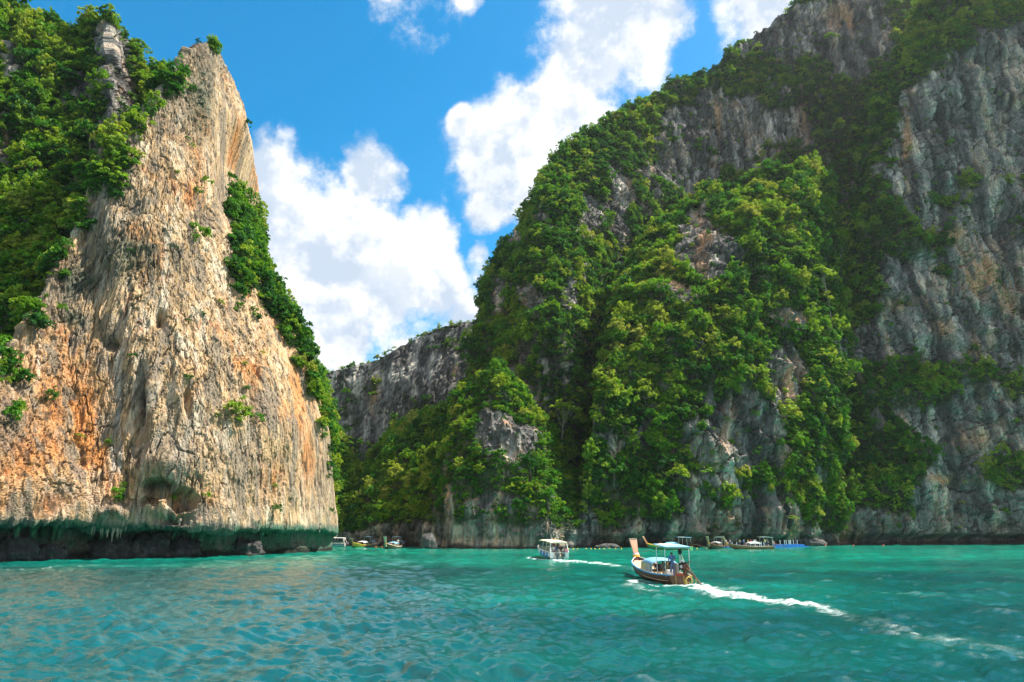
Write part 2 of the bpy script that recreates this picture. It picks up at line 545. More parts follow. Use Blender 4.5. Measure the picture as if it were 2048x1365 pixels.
    gr = spots(U, V, [(400, 110, 70, 50), (340, 200, 50, 60), (235, 340, 40, 70), (190, 440, 40, 50), (120, 600, 40, 50), (350, 900, 70, 70), (470, 940, 60, 70), (300, 780, 22, 50), (20, 850, 40, 60), (500, 850, 20, 60), (420, 1030, 90, 20), (640, 980, 30, 120, .7), (230, 1030, 70, 25), (110, 1000, 60, 30, .6), (440, 380, 12, 60)])
    gw = np.clip(gr * (0.85 + .9 * s2 + .6 * p1) + .95 * sstep(.02, .40, -s1 + .5 * s2 + .25 * fbm(P / 5 + 81, 3)), 0, 1)
    c = mixc(c, L['grey'], gw * .78)
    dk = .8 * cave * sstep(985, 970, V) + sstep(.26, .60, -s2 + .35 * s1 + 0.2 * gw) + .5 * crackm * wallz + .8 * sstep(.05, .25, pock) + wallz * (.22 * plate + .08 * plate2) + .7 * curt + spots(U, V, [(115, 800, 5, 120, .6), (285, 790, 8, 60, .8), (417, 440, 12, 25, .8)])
    c = mixc(c, L['dark'], np.clip(dk, 0, 1) * .75)  # dark streaks, plus cave, alcove and pocket shade painted into the rock colour
    c = mixc(c, (.10, .125, .085), np.clip(curt * (.8 + s2), 0, 1) * .8)
    wst = spots(U, V, [(238, 800, 5, 160), (225, 930, 6, 40), (330, 560, 6, 60, .5), (75, 720, 2.5, 40)])
    c = mixc(c, (.78, .74, .68), np.clip(wst * (.6 + 1.2 * s2 + .3), 0, 1) * .45)
    # undercut foot: greenish rock with recess shade and turquoise water light painted in
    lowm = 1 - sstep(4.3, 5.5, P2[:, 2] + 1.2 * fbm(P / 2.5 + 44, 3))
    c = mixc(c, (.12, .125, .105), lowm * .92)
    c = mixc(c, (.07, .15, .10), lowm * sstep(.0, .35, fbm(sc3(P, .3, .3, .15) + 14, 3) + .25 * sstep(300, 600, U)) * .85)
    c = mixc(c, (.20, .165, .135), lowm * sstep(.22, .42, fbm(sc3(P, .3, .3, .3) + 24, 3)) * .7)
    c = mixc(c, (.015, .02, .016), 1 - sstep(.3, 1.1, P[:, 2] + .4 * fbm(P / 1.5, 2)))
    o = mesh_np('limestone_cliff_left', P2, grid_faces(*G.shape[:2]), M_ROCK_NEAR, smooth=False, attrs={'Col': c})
    tag(o, kind='structure')
    SHEETS['left'] = dict(P=P2, N=n, shape=G.shape[:2], U=U, V=V, obj=o, col=c)
    return o

def col_shore(u, D, pts):
    return [shore(u, D)] + [at(*p) for p in pts]

GREYS = dict(base=(0.19, 0.18, 0.168), light=(0.40, 0.375, 0.335), dark=(0.05, 0.05, 0.048), peach=(0.58, 0.32, 0.17), white=(.60, .56, .48))
BARE = []
def grey_cliff(key, name, cols, res, veg, amp=1.0, notch=0.0, bare=(), peach=(), lush=(), back=((0, 9, -1.5), (-3, 40, -22)), su=3.0, sv=2.0, bottom=True, lightness=1.0, slopeveg=0.6, dark_foot=2.2, ledge=3.4, stain=.38):
    G, N = build_sheet(key, cols, res, su, sv, back=back, bottom=bottom)
    P = G.reshape(-1, 3).astype(np.float32); n = N.reshape(-1, 3)
    Q = P + 3 * np.stack([fbm(P / 16.0 + 3, 2), fbm(P / 16.0 + 31, 2), fbm(P / 16 + 71, 2)], -1)
    U, V, _ = project(P)
    bm = spots(U, V, bare)
    lm = spots(U, V, lush)
    big = fbm(P / 30.0 + 200, 3)
    mid = fbm(sc3(P, .085, .085, .05) + 20, 3)
    flute = ridged(sc3(Q, .22, .22, .03) + 8, 3)
    fl2 = ridged(sc3(Q, .6, .6, .07) + 18, 2)
    knob = fbm(sc3(P, .33, .33, .3) + 29, 4, .6)
    bed = P[:, 2] + .35 * P[:, 0] + 4 * big
    step = np.floor(fbm(np.stack([P[:, 0] * .07, P[:, 1] * .07, bed * .12], -1) + 33, 2) * 6) / 6
    Qs = np.stack([P[:, 0] + .2 * P[:, 2], P[:, 1], P[:, 2] - .4 * P[:, 0]], -1)
    crk = 1 - sstep(.0, .045, np.abs(fbm(sc3(Qs, .09, .09, .13) + 101, 3)))
    crk2 = 1 - sstep(.0, .05, np.abs(fbm(sc3(Q, .25, .25, .03) + 121, 2)))
    d = amp * (3.6 * big + 2.8 * mid + 1.25 * flute + .55 * fl2 + .7 * knob + ledge * step - 1.1 * crk - .8 * crk2)
    Qw = P + 1.6 * np.stack([fbm(P / 6.0 + 13, 3), fbm(P / 6.0 + 131, 3), 2 * fbm(P / 6 + 171, 3)], -1)
    a1, a2, aid = worley(sc3(Qw, .22, .22, .075), 5)
    plate = 1 - sstep(.0, .11, a2 - a1)
    d += amp * (1.5 * (aid - .5) - .7 * plate) + RNG.normal(0, .07, len(P))
    fade = np.clip(P[:, 2] / 3.0, 0.25, 1)
    d *= fade
    if notch:
        hz = 3.6 + 1.4 * fbm(sc3(P, .06, .06, 0) + 2, 2)
        d -= notch * (1 - sstep(.55 * hz, hz, P[:, 2])) * (0.55 + 0.9 * (fbm(sc3(P, .1, .1, .1) + 66, 2) + .3))
    P2 = P + n * d[:, None]
    s1 = 1.6 * fbm(sc3(Q, .20, .20, .018) + 7, 4); s2 = 1.6 * fbm(sc3(Q, .6, .6, .045) + 27, 4); p1 = fbm(P / 14 + 60, 4); p2 = fbm(P / 45 + 160, 2)
    g = GREYS
    c = np.tile(np.array(g['base']), (len(P), 1))
    c = mixc(c, g['light'], sstep(.0, .4, s1 + .4 * s2) * .8)
    c = mixc(c, g['white'], sstep(.25, .5, s2 + .5 * s1) * .8)
    c = mixc(c, g['dark'], np.clip(sstep(.05, .40, -s1 + .5 * s2) + .6 * crk + .5 * crk2 + .6 * plate, 0, 1) * .85) * (1 + .5 * (aid - .5))[:, None]
    pk = spots(U, V, peach)
    pw = np.clip(pk * (.55 + 1.6 * (s1 + .6 * s2)), 0, 1) + sstep(.18, .42, p1 * .7 + s2 * .6 + .5 * s1) * stain
    c = mixc(c, g['peach'], np.clip(pw, 0, 1) * .9)
    warm = (1 - sstep(6, 16, P[:, 2] + 6 * p1)) * sstep(-.1, .35, s1 + p1)
    c = mixc(c, (.24, .165, .11), warm * stain)
    c = c * lightness
    # vegetation probability
    vp = veg + .78 * fbm(P / 10.0 + 300, 3) + .42 * fbm(P / 30.0 + 320, 2) + slopeveg * np.clip(n[:, 2] - .25, -.2, .6) - 1.25 * bm + 1.0 * lm
    zlow = P[:, 2] < (4.5 + 4 * fbm(sc3(P, .05, .05, 0) + 90, 2))
    vp = np.where(zlow, vp - .8, vp)
    vm = sstep(.30, .55, vp)
    moss = np.array([.035, .055, .018])
    c = mixc(c, moss, vm * .8)
    c = mixc(c, (.022, .022, .02), (1 - sstep(dark_foot * .4, dark_foot, P[:, 2] + .8 * fbm(P / 3.0, 2))) * .85)
    o = mesh_np(name, P2, grid_faces(*G.shape[:2]), M_ROCK_FAR, smooth=False, attrs={'Col': c})
    tag(o, kind='structure')
    SHEETS[key] = dict(P=P2, N=n, shape=G.shape[:2], U=U, V=V, obj=o, vm=vm)
    return o

def lin_cols(spec, rows, p=1.25, bulge=None):
    """spec: (base u, base D, crest u, crest v, crest D): straight profiles, steep at the foot"""
    out = []
    for (ub, Db, ut, vt, Dt) in spec:
        a = np.array(shore(ub, Db)); b = np.array(at(ut, vt, Dt))
        c = []
        for k in range(rows):
            t = k / (rows - 1)
            q = a + (b - a) * t
            q[1] = a[1] + (b[1] - a[1]) * t ** p
            # keep the apparent column while the depth bends
            q[0] = (a[0] / a[1] * (1 - t) + b[0] / b[1] * t) * q[1]
            c.append(tuple(q))
        out.append(c)
    return out

wall_left()

# ---- wooded mountain behind the sunlit wall
slope_left = [
    [(-260, 880, 97), (-260, 600, 106), (-260, 350, 117), (-260, 100, 132), (-260, -110, 145)],
    [(-100, 830, 97), (-100, 600, 106), (-100, 380, 117), (-100, 160, 131), (-100, -45, 145)],
    [(0, 790, 98), (0, 600, 107), (0, 400, 117), (0, 200, 130), (0, 8, 145)],
    [(70, 700, 102), (65, 500, 112), (62, 330, 122), (60, 170, 133), (60, 36, 146)],
    [(135, 600, 107), (130, 430, 117), (125, 290, 127), (122, 160, 136), (120, 66, 147)],
    [(195, 480, 114), (190, 370, 121), (185, 270, 128), (180, 160, 137), (178, 78, 147)],
    [(240, 420, 118), (232, 320, 123), (225, 220, 128), (220, 120, 134), (218, 46, 140)],
    [(280, 360, 125), (270, 290, 131), (262, 220, 137), (254, 150, 143), (246, 100, 148)],
    [(330, 260, 133), (322, 235, 138), (315, 200, 143), (308, 165, 148), (300, 136, 152)],
    [(380, 215, 143), (372, 205, 147), (364, 195, 150), (356, 182, 153), (345, 168, 156)],
    [(420, 230, 150), (412, 220, 153), (405, 210, 156), (395, 200, 158), (385, 190, 160)]]
grey_cliff('slope', 'mountain_left', [[at(*p) for p in c] for c in slope_left], 0.42, .74, amp=.75, bottom=False, lightness=.9, ledge=.8,
           bare=[(215, 320, 34, 80, 1.2), (222, 90, 20, 44, 1.0), (235, 180, 26, 60, 1.1), (170, 200, 26, 36, .7), (255, 250, 22, 60, 1), (290, 130, 14, 25, .8), (20, 130, 16, 40, .7), (8, 320, 12, 60, .8), (110, 90, 20, 20, .6)],
           peach=[(5, 320, 12, 60)], su=1.6, sv=1.2)

# ---- far grey wall closing the lagoon
far = [(470, 300, 480, 770, 310), (560, 300, 570, 757, 311), (640, 298, 652, 745, 312), (715, 296, 722, 728, 313), (752, 296, 758, 721, 313), (785, 296, 792, 700, 313), (820, 296, 826, 679, 314),
       (862, 296, 868, 660, 315), (905, 296, 910, 648, 316), (960, 296, 962, 640, 317), (1050, 296, 1060, 625, 318)]
grey_cliff('far', 'limestone_cliff_far', lin_cols(far, 9, 1.0), 0.75, .50, amp=.5, lightness=1.15, ledge=.8, stain=.05, bare=[(800, 740, 140, 40, .35), (740, 790, 30, 60, .3)], peach=[(748, 800, 8, 30, .8), (910, 745, 10, 8, .8)], slopeveg=1.2)

# ---- wooded slope just behind the corner of the sunlit wall
s7 = [(520, 206, 520, 600, 252), (600, 205, 600, 690, 248), (640, 204, 646, 790, 243), (672, 203, 672, 855, 238), (695, 202, 694, 900, 233), (715, 201, 714, 945, 228), (735, 200, 732, 985, 222), (748, 199, 745, 1030, 212), (752, 202, 748, 1085, 206)]
grey_cliff('corner', 'wooded_slope_behind_left_cliff', lin_cols(s7, 7, 1.1), 0.6, .95, amp=.7, back=((-4, 6, -3), (-25, 25, -25)))

# ---- low wooded hill in the gap
s6 = [(668, 205, 715, 985, 240), (705, 197, 738, 945, 240), (745, 193, 772, 900, 238), (790, 189, 808, 858, 234), (830, 186, 842, 838, 230), (870, 184, 880, 830, 229), (905, 183, 912, 812, 230), (945, 184, 940, 760, 234), (1000, 188, 990, 700, 240)]
grey_cliff('hill', 'wooded_hill_in_gap', lin_cols(s6, 9, 1.8), 0.55, .93, amp=.8, peach=[(890, 1000, 6, 60)], notch=.8)

# ---- the great massif at the right: upper dome and amphitheatre
r1 = [
    [(890, 1075, 214), (905, 920, 220), (925, 790, 227), (942, 705, 233), (955, 650, 237), (962, 608, 241), (966, 575, 244), (972, 552, 248)],
    [(985, 1050, 210), (985, 850, 217), (985, 740, 224), (988, 660, 230), (990, 600, 236), (993, 560, 242), (997, 525, 247), (1003, 494, 251)],
    [(1040, 1050, 206), (1035, 850, 211), (1035, 740, 215), (1037, 650, 219), (1038, 580, 226), (1038, 520, 236), (1038, 475, 244), (1038, 436, 252)],
    [(1085, 1040, 200), (1085, 850, 202), (1085, 740, 204), (1083, 650, 206), (1080, 580, 211), (1072, 510, 224), (1068, 450, 238), (1066, 402, 254)],
    [(1130, 1040, 200), (1130, 850, 203), (1128, 740, 204), (1124, 650, 206), (1118, 570, 211), (1108, 490, 224), (1096, 400, 242), (1088, 340, 260)],
    [(1172, 1040, 204), (1170, 850, 210), (1168, 740, 212), (1162, 650, 214), (1154, 560, 220), (1142, 470, 232), (1128, 380, 248), (1114, 314, 266)],
    [(1215, 1040, 212), (1215, 850, 226), (1212, 740, 233), (1208, 650, 238), (1200, 560, 243), (1190, 460, 248), (1175, 360, 260), (1162, 272, 278)],
    [(1270, 1040, 222), (1270, 850, 240), (1268, 740, 248), (1265, 650, 254), (1262, 560, 258), (1258, 450, 262), (1250, 330, 273), (1240, 226, 290)],
    [(1340, 1000, 240), (1340, 800, 258), (1340, 700, 266), (1340, 600, 273), (1338, 500, 280), (1332, 400, 286), (1328, 290, 291), (1320, 188, 300)],
    [(1420, 1000, 250), (1420, 800, 268), (1420, 700, 277), (1420, 600, 285), (1420, 500, 291), (1420, 400, 296), (1424, 260, 301), (1426, 140, 308)],
    [(1480, 1000, 252), (1480, 800, 270), (1480, 700, 280), (1480, 600, 288), (1480, 500, 295), (1480, 380, 300), (1480, 230, 305), (1480, 90, 312)],
    [(1570, 1000, 250), (1570, 800, 268), (1570, 700, 278), (1570, 600, 288), (1570, 480, 295), (1570, 340, 300), (1570, 180, 306), (1568, 24, 314)],
    [(1680, 1000, 245), (1680, 800, 262), (1680, 700, 272), (1680, 600, 282), (1680, 450, 290), (1680, 280, 297), (1678, 110, 305), (1675, -50, 315)],
    [(1820, 1000, 250), (1820, 800, 264), (1820, 700, 273), (1820, 600, 282), (1820, 420, 290), (1820, 230, 298), (1820, 50, 307), (1820, -120, 318)],
    [(1990, 1000, 260), (1990, 800, 272), (1990, 700, 280), (1990, 600, 288), (1990, 420, 295), (1990, 230, 302), (1990, 50, 310), (1990, -140, 320)]]
grey_cliff('massif', 'limestone_massif_right', [[at(*p) for p in c] for c in r1], 0.62, .68, amp=.9, bottom=False,
           bare=[(1450, 260, 110, 50, .95), (1380, 330, 50, 30, .6), (1560, 60, 110, 40, .9), (1690, 70, 60, 70, .95), (1235, 400, 18, 60, .75), (1180, 430, 25, 60, .5), (1060, 600, 18, 30, .7), (1000, 600, 16, 50, .5), (1085, 450, 30, 40, .4), (1600, 260, 25, 50, .6), (1340, 330, 50, 60, .5), (1030, 470, 14, 40, .5)],
           peach=[(1610, 230, 14, 60), (1690, 35, 30, 22), (1435, 240, 8, 40), (1065, 540, 12, 16), (1560, 330, 8, 30)], slopeveg=.5)

# ---- middle buttress whose crest catches the sun
r2 = [(1150, 174, 1255, 545, 240), (1225, 177, 1325, 452, 243), (1305, 178, 1390, 402, 242), (1395, 181, 1480, 364, 240), (1485, 185, 1560, 350, 240), (1565, 190, 1622, 332, 243), (1630, 197, 1662, 385, 250), (1690, 206, 1688, 510, 255)]
grey_cliff('middle', 'limestone_buttress_middle', lin_cols(r2, 14, 2.1), 0.5, .72, amp=1.0, notch=2.0,
           bare=[(1400, 500, 55, 75, 1), (1360, 590, 50, 25, .9), (1455, 870, 60, 70, 1), (1570, 770, 35, 55, .95), (1580, 640, 40, 16, .9), (1290, 860, 10, 30, .8), (1420, 800, 25, 40, .6), (1340, 1060, 80, 14, .8), (1560, 1040, 60, 30, .7), (1240, 1075, 100, 10, .8), (1390, 700, 16, 20, .6)],
           peach=[(1405, 500, 14, 60), (1350, 560, 25, 30), (1580, 760, 20, 40), (1430, 890, 14, 30, .5), (1580, 640, 40, 12), (1450, 1050, 8, 20), (1580, 1060, 30, 20), (1530, 640, 10, 20)], back=((0, 14, -3), (-2, 40, -30)))

# ---- front buttress at the left end of the massif
r4 = [(850, 170, 880, 902, 190), (872, 167, 895, 862, 190), (905, 164, 925, 790, 190), (950, 163, 966, 748, 190), (1000, 162, 1002, 726, 190), (1045, 161.5, 1040, 775, 188), (1085, 162, 1080, 832, 186), (1115, 164, 1108, 890, 188), (1150, 170, 1140, 950, 194), (1190, 178, 1175, 1010, 200)]
grey_cliff('front', 'limestone_buttress_front', lin_cols(r4, 10, 2.2), 0.42, .68, amp=.62, notch=-.6, lush=[(1000, 740, 60, 40), (1060, 800, 30, 40), (910, 850, 30, 60), (1000, 960, 90, 25, .6), (1110, 960, 40, 60, .8)],
           bare=[(985, 870, 30, 34, .8), (1040, 900, 28, 30, .7), (1000, 1010, 60, 20, .5), (895, 1000, 10, 60, .6), (970, 1075, 120, 16, 1.4), (880, 1075, 30, 18, 1.2)],
           peach=[(893, 1000, 5, 70), (980, 1085, 90, 10, .5), (1010, 840, 20, 8)], lightness=1.3, dark_foot=1.0)

# ---- right wall running out of the frame
def rw(ub, Db, pts): return col_shore(ub, Db, pts)
def dd(D0, vs, us):
    return [(u, v, D0 + (1090 - v) * 0.026) for u, v in zip(us, vs)]
VR = [950, 820, 680, 560, 440, 270, 110, -5, -110]
r3 = [rw(1590, 217, dd(221, VR, [1612, 1650, 1682, 1690, 1700, 1735, 1790, 1850, 1900])),
      rw(1640, 212, dd(214, VR, [1655, 1685, 1712, 1725, 1738, 1770, 1822, 1880, 1925])),
      rw(1720, 210, dd(211, VR, [1728, 1745, 1765, 1778, 1790, 1822, 1872, 1920, 1960])),
      rw(1800, 212, dd(212, VR, [1805, 1815, 1830, 1840, 1850, 1880, 1925, 1965, 2000])),
      rw(1890, 216, dd(215, VR, [1892, 1897, 1905, 1912, 1920, 1945, 1980, 2010, 2040])),
      rw(1980, 219, dd(217, VR, [1980, 1980, 1985, 1990, 1995, 2010, 2035, 2060, 2080])),
      rw(2090, 221, dd(217, VR, [2090, 2090, 2090, 2090, 2095, 2105, 2120, 2130, 2140])),
      rw(2240, 223, dd(219, VR, [2240, 2240, 2240, 2240, 2240, 2245, 2250, 2255, 2260]))]
grey_cliff('right', 'limestone_cliff_right', r3, 0.5, .44, amp=.9, notch=4.2, lush=[(1720, 480, 40, 160, 1.1), (1760, 240, 30, 90, 1.1), (1830, 60, 50, 90, 1), (1950, 30, 110, 50, .9), (1840, 760, 90, 40, .9), (1700, 860, 50, 70, .9), (1690, 960, 60, 50, .9), (1950, 760, 50, 20, .6), (1990, 300, 60, 30, .7), (1880, 400, 50, 30, .7), (1960, 370, 90, 25, .6), (1820, 480, 60, 30, .6), (1800, 900, 60, 50, .7), (2010, 950, 50, 40, .9), (1770, 420, 30, 60, .6), (1640, 1000, 40, 40, .6)],
           bare=[(1850, 330, 70, 110, 1), (1960, 260, 90, 120, .9), (1790, 560, 40, 40, .5), (1760, 690, 45, 40, .9), (1900, 640, 110, 70, .9), (1990, 560, 60, 90, .9), (1950, 870, 110, 60, .8), (1880, 980, 70, 60, .7), (1990, 1010, 70, 40, .8), (1820, 220, 25, 40, .7), (2000, 80, 60, 40, .5), (1720, 1050, 100, 25, .8), (1900, 1060, 150, 20, .9)],
           peach=[(1815, 200, 12, 25), (1815, 290, 8, 60), (1795, 610, 25, 12), (1965, 560, 35, 40), (1900, 470, 20, 10), (2020, 590, 30, 40), (1940, 690, 10, 40), (1880, 660, 14, 20), (1930, 880, 30, 20), (1690, 1060, 40, 20), (1900, 960, 60, 8)])

# ---- sea rock standing in the water before the gap
def blob_rock(name, c, r, seed, mat, parent=None, amp=.35, dens=0.12, tone=1.0):
    n = max(14, int(max(r) / dens))
    th = np.linspace(0, 2 * np.pi, 2 * n, endpoint=False); ph = np.linspace(0.02, np.pi - .02, n)
    T, H = np.meshgrid(th, ph, indexing='ij')
    S = np.stack([np.cos(T) * np.sin(H), np.sin(T) * np.sin(H), np.cos(H)], -1).reshape(-1, 3)
    k = 1 + amp * fbm(S * 1.6 + seed, 4, .6) + amp * .6 * ridged(S * np.array([2.5, 2.5, .9]) + seed, 2)
    P = S * k[:, None] * np.array(r)
    nu, nv = T.shape
    i = np.arange(nu)[:, None]; j = np.arange(nv - 1)[None, :]
    i2 = (i + 1) % nu
    F = np.stack([i * nv + j, i * nv + j + 1, i2 * nv + j + 1, i2 * nv + j], -1).reshape(-1, 4)
    s2 = fbm(sc3(P + 5, 1.2, 1.2, .3) + seed, 4)
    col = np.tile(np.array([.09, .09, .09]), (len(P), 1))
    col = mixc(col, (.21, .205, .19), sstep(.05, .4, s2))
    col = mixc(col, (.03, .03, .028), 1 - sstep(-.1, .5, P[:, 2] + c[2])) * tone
    o = mesh_np(name, P, F, mat, parent, attrs={'Col': col})
    o.location = c
    return o
rk = shore(855, 160)
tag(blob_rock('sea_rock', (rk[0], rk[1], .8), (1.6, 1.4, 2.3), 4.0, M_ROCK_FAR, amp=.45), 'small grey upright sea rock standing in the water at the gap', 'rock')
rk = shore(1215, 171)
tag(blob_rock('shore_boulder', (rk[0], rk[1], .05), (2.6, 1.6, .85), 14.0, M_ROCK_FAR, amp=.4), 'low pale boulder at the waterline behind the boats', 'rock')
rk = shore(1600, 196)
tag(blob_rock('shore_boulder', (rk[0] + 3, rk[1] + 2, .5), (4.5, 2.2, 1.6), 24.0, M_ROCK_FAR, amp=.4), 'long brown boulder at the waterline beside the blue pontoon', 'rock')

# ================================================================== water
def polyline_field(X, Y, pts):
    """distance to a polyline and the fraction along it; pts: (x, y, half width, strength)"""
    best = np.zeros_like(X); along = np.zeros_like(X)
    L = [0]
    for a, b in zip(pts[:-1], pts[1:]):
        L.append(L[-1] + math.hypot(b[0] - a[0], b[1] - a[1]))
    for k, (a, b) in enumerate(zip(pts[:-1], pts[1:])):
        dx, dy = b[0] - a[0], b[1] - a[1]
        q = np.clip(((X - a[0]) * dx + (Y - a[1]) * dy) / (dx * dx + dy * dy), 0, 1)
        d = np.hypot(X - a[0] - q * dx, Y - a[1] - q * dy)
        wd = a[2] + (b[2] - a[2]) * q; st = a[3] + (b[3] - a[3]) * q
        f = st * np.exp(-(d / wd) ** 2)
        best = np.maximum(best, f)
    return best

def wp(u, v, wd, st):
    p = on_water(u, v)
    return (p[0], p[1], wd, st)

WAKES = [
    [wp(1385, 1171, .9, 1.5), wp(1415, 1180, 1.1, 1.5), wp(1470, 1193, 1.2, 1.3), wp(1540, 1204, 1.0, 1.3), wp(1640, 1214, .7, .62), wp(1700, 1232, .9, .34), wp(1790, 1262, 1.2, .36), wp(1910, 1288, 1.2, .38), wp(2060, 1312, .9, .25)],
    [wp(1385, 1170, .5, .7), wp(1440, 1176, .8, .55), wp(1520, 1179, .6, .3)],
    [wp(1260, 1163, .5, 1.0), wp(1285, 1169, .6, .9), wp(1330, 1175, .5, .75), wp(1375, 1176, .7, 1.0)],
    [wp(1240, 1172, .6, .55), wp(1290, 1180, .7, .5), wp(1350, 1186, .6, .35)],
    [wp(1100, 1121, 1.2, 1.2), wp(1140, 1123, 1.6, 1.25), wp(1185, 1126, 1.4, 1.0), wp(1230, 1132, 1.2, .6), wp(1270, 1140, 1.2, .3)],
    [wp(1058, 1117.5, .6, 1.0), wp(1075, 1119, .8, 1.0), wp(1105, 1121, .8, .9)],
    [wp(-30, 1141, .35, .95), wp(60, 1138.5, .3, .9), wp(105, 1136, .25, .6), wp(150, 1135, .25, .45), wp(250, 1130, .2, .5), wp(330, 1127, .2, .2)],
    [wp(1460, 1098.5, .6, .5), wp(1500, 1099, .6, .6), wp(1530, 1098.5, .6, .3)],
    [wp(795, 1098.5, .7, .8), wp(815, 1099, .8, .5)]]

def build_water():
    rows = np.concatenate([np.exp(np.linspace(math.log(9.0), math.log(235), 600)), [270, 320, 420, 600, 1000, 2500, 6000]])
    s = np.linspace(-.92, .92, 860)
    s = np.concatenate([[-6, -3, -1.6, -1.1], s, [1.1, 1.6, 3, 6]])
    X = rows[:, None] * s[None, :]
    Y = np.repeat(rows[:, None], len(s), 1)
    Z = np.zeros_like(X)
    rng = np.random.default_rng(21)
    wind = math.radians(264)
    gx = np.stack([X / 60, Y / 60, Z], -1).reshape(-1, 3)
    gust = np.clip(1 + .9 * fbm(gx, 2).reshape(X.shape), .35, 2.0)
    inner = (np.abs(s) < 1)[None, :] * (rows < 236)[:, None]
    lam = np.exp(rng.uniform(math.log(.28), math.log(9.0), 150))
    for l in lam:
        th = wind + rng.normal(0, .8)
        k = 2 * math.pi / l
        A = 0.0052 * l ** 0.80 * rng.uniform(.6, 1.3)
        if l > 5: A *= .65
        A *= .85 if l > 3.5 else (.85 if l > 1.2 else 1.75)
        lod = 1 / (1 + np.exp((Y * .0054 * 2.6 - l) / (l * .18)))
        ph = k * (X * math.cos(th) + Y * math.sin(th)) + rng.uniform(0, 6.28)
        Z += A * lod * (np.sin(ph) + .22 * np.cos(2 * ph))
    Z *= gust * inner
    foam = np.zeros_like(X)
    Pn = np.stack([X, Y, Z * 0], -1).reshape(-1, 3)
    for wk in WAKES:
        foam = np.maximum(foam, polyline_field(X, Y, wk))
    fn = fbm(sc3(Pn, .9, .55, 1), 4, .6).reshape(X.shape)
    fn2 = fbm(sc3(Pn, 3.0, 1.7, 1) + 30, 3, .6).reshape(X.shape)
    Z += np.clip(foam, 0, 1) * (.04 + .10 * fn + .08 * fn2) * inner
    fn3 = fbm(sc3(Pn, 1.1, 3.4, 1) + 80, 4, .65).reshape(X.shape)
    fm = np.clip(sstep(.10, 1.0, np.clip(foam, 0, 1.25) * (.66 + .6 * fn + .9 * fn2 + 1.0 * fn3)), 0, 1)
    # whitish sky glints on the wave tops, painted as faint foam
    crest = sstep(.66, .98, fbm(sc3(Pn, 1.0, 2.6, 1) + 140, 4, .6).reshape(X.shape) * 1.1 + Z * 2.2 + .20 * sstep(-.1, .5, X / Y) * sstep(180, 40, Y)) * inner
    fm = np.maximum(fm, crest * .10)
    # colour of the bottom: bright sand near the far shores, darker weed beds and deeper blue near the viewer
    p = np.stack([X / 42, Y / 26, Z * 0], -1).reshape(-1, 3)
    bed = fbm(p + 11, 4).reshape(X.shape)
    bed2 = fbm(p * 3 + 51, 3).reshape(X.shape)
    shal = np.clip(.06 + .94 * sstep(38, 140, Y) + .75 * bed + .35 * bed2 - .25 * sstep(.0, -.45, X / Y) * sstep(90, 40, Y), 0, 1)
    C = np.zeros((X.size, 3))
    deep = np.array([.001, .060, .064]); sand = np.array([.003, .23, .165]); blue = np.array([.001, .088, .105])
    C[:] = deep
    m = np.clip(shal, 0, 1).ravel()
    C = C * (1 - m[:, None]) + sand * m[:, None]
    b = (sstep(-.05, -.6, X / Y) * sstep(60, 24, Y) * (.6 + .8 * (bed + .2))).ravel()
    b = np.clip(b, 0, 1)
    C = C * (1 - b[:, None]) + blue * b[:, None]
    V = np.stack([X, Y, Z], -1).reshape(-1, 3)
    return V, grid_faces(*X.shape), C, fm.ravel()

def water_material():
    m, t, b, out = new_mat('lagoon_water')
    geo = t.n('ShaderNodeTexCoord').outputs['Object']
    col = t.n('ShaderNodeAttribute', attribute_name='Col')
    fo = t.n('ShaderNodeAttribute', attribute_name='foam')
    n1 = t.noise(t.mapping(geo, (1.0, .8, 1)), 3.2, 5, .62)
    n2 = t.noise(t.mapping(geo, (1, .7, 1)), 9.0, 4, .6)
    fine = t.noise(geo, 14.0, 5, .7)
    fmask = t.math('MULTIPLY', fo.outputs['Fac'], t.ramp(fine, .30, .60, .35, 1.15), clamp=True)
    tint = t.ramp(n1, .3, .7, .9, 1.1, smooth=False)
    cc = t.n('ShaderNodeCombineColor')
    for s in cc.inputs[:3]: t.link(tint, s)
    c = t.mix(1.0, col.outputs['Color'], cc.outputs[0], 'MULTIPLY')
    c = t.mix(fmask, c, (.62, .68, .68))
    t.link(c, b.inputs['Base Color'])
    t.link(t.ramp(fmask, 0, .6, .035, .7), b.inputs['Roughness'])
    b.inputs['IOR'].default_value = 1.34
    b.inputs['Specular IOR Level'].default_value = .8
    h = t.math('MULTIPLY_ADD', n2, .35, n1)
    bn = t.n('ShaderNodeBump')
    bn.inputs['Strength'].default_value = .35
    bn.inputs['Distance'].default_value = .13
    t.link(h, bn.inputs['Height'])
    t.link(bn.outputs[0], b.inputs['Normal'])
    return m

_V, _F, _C, _fm = build_water()
lagoon = mesh_np('sea_water', _V, _F, water_material(), attrs={'Col': _C, 'foam': _fm})
tag(lagoon, kind='structure')
# the same sea going on around and behind the viewer
me_b = np.array([[-6000, -3000, -.35], [6000, -3000, -.35], [6000, 9.5, -.35], [-6000, 9.5, -.35]])
cb = np.tile(np.array([.003, .08, .08]), (4, 1))
sea_back = mesh_np('open_sea', me_b, np.array([[0, 1, 2, 3]]), lagoon.data.materials[0], attrs={'Col': cb, 'foam': np.zeros(4)})
tag(sea_back, kind='structure')

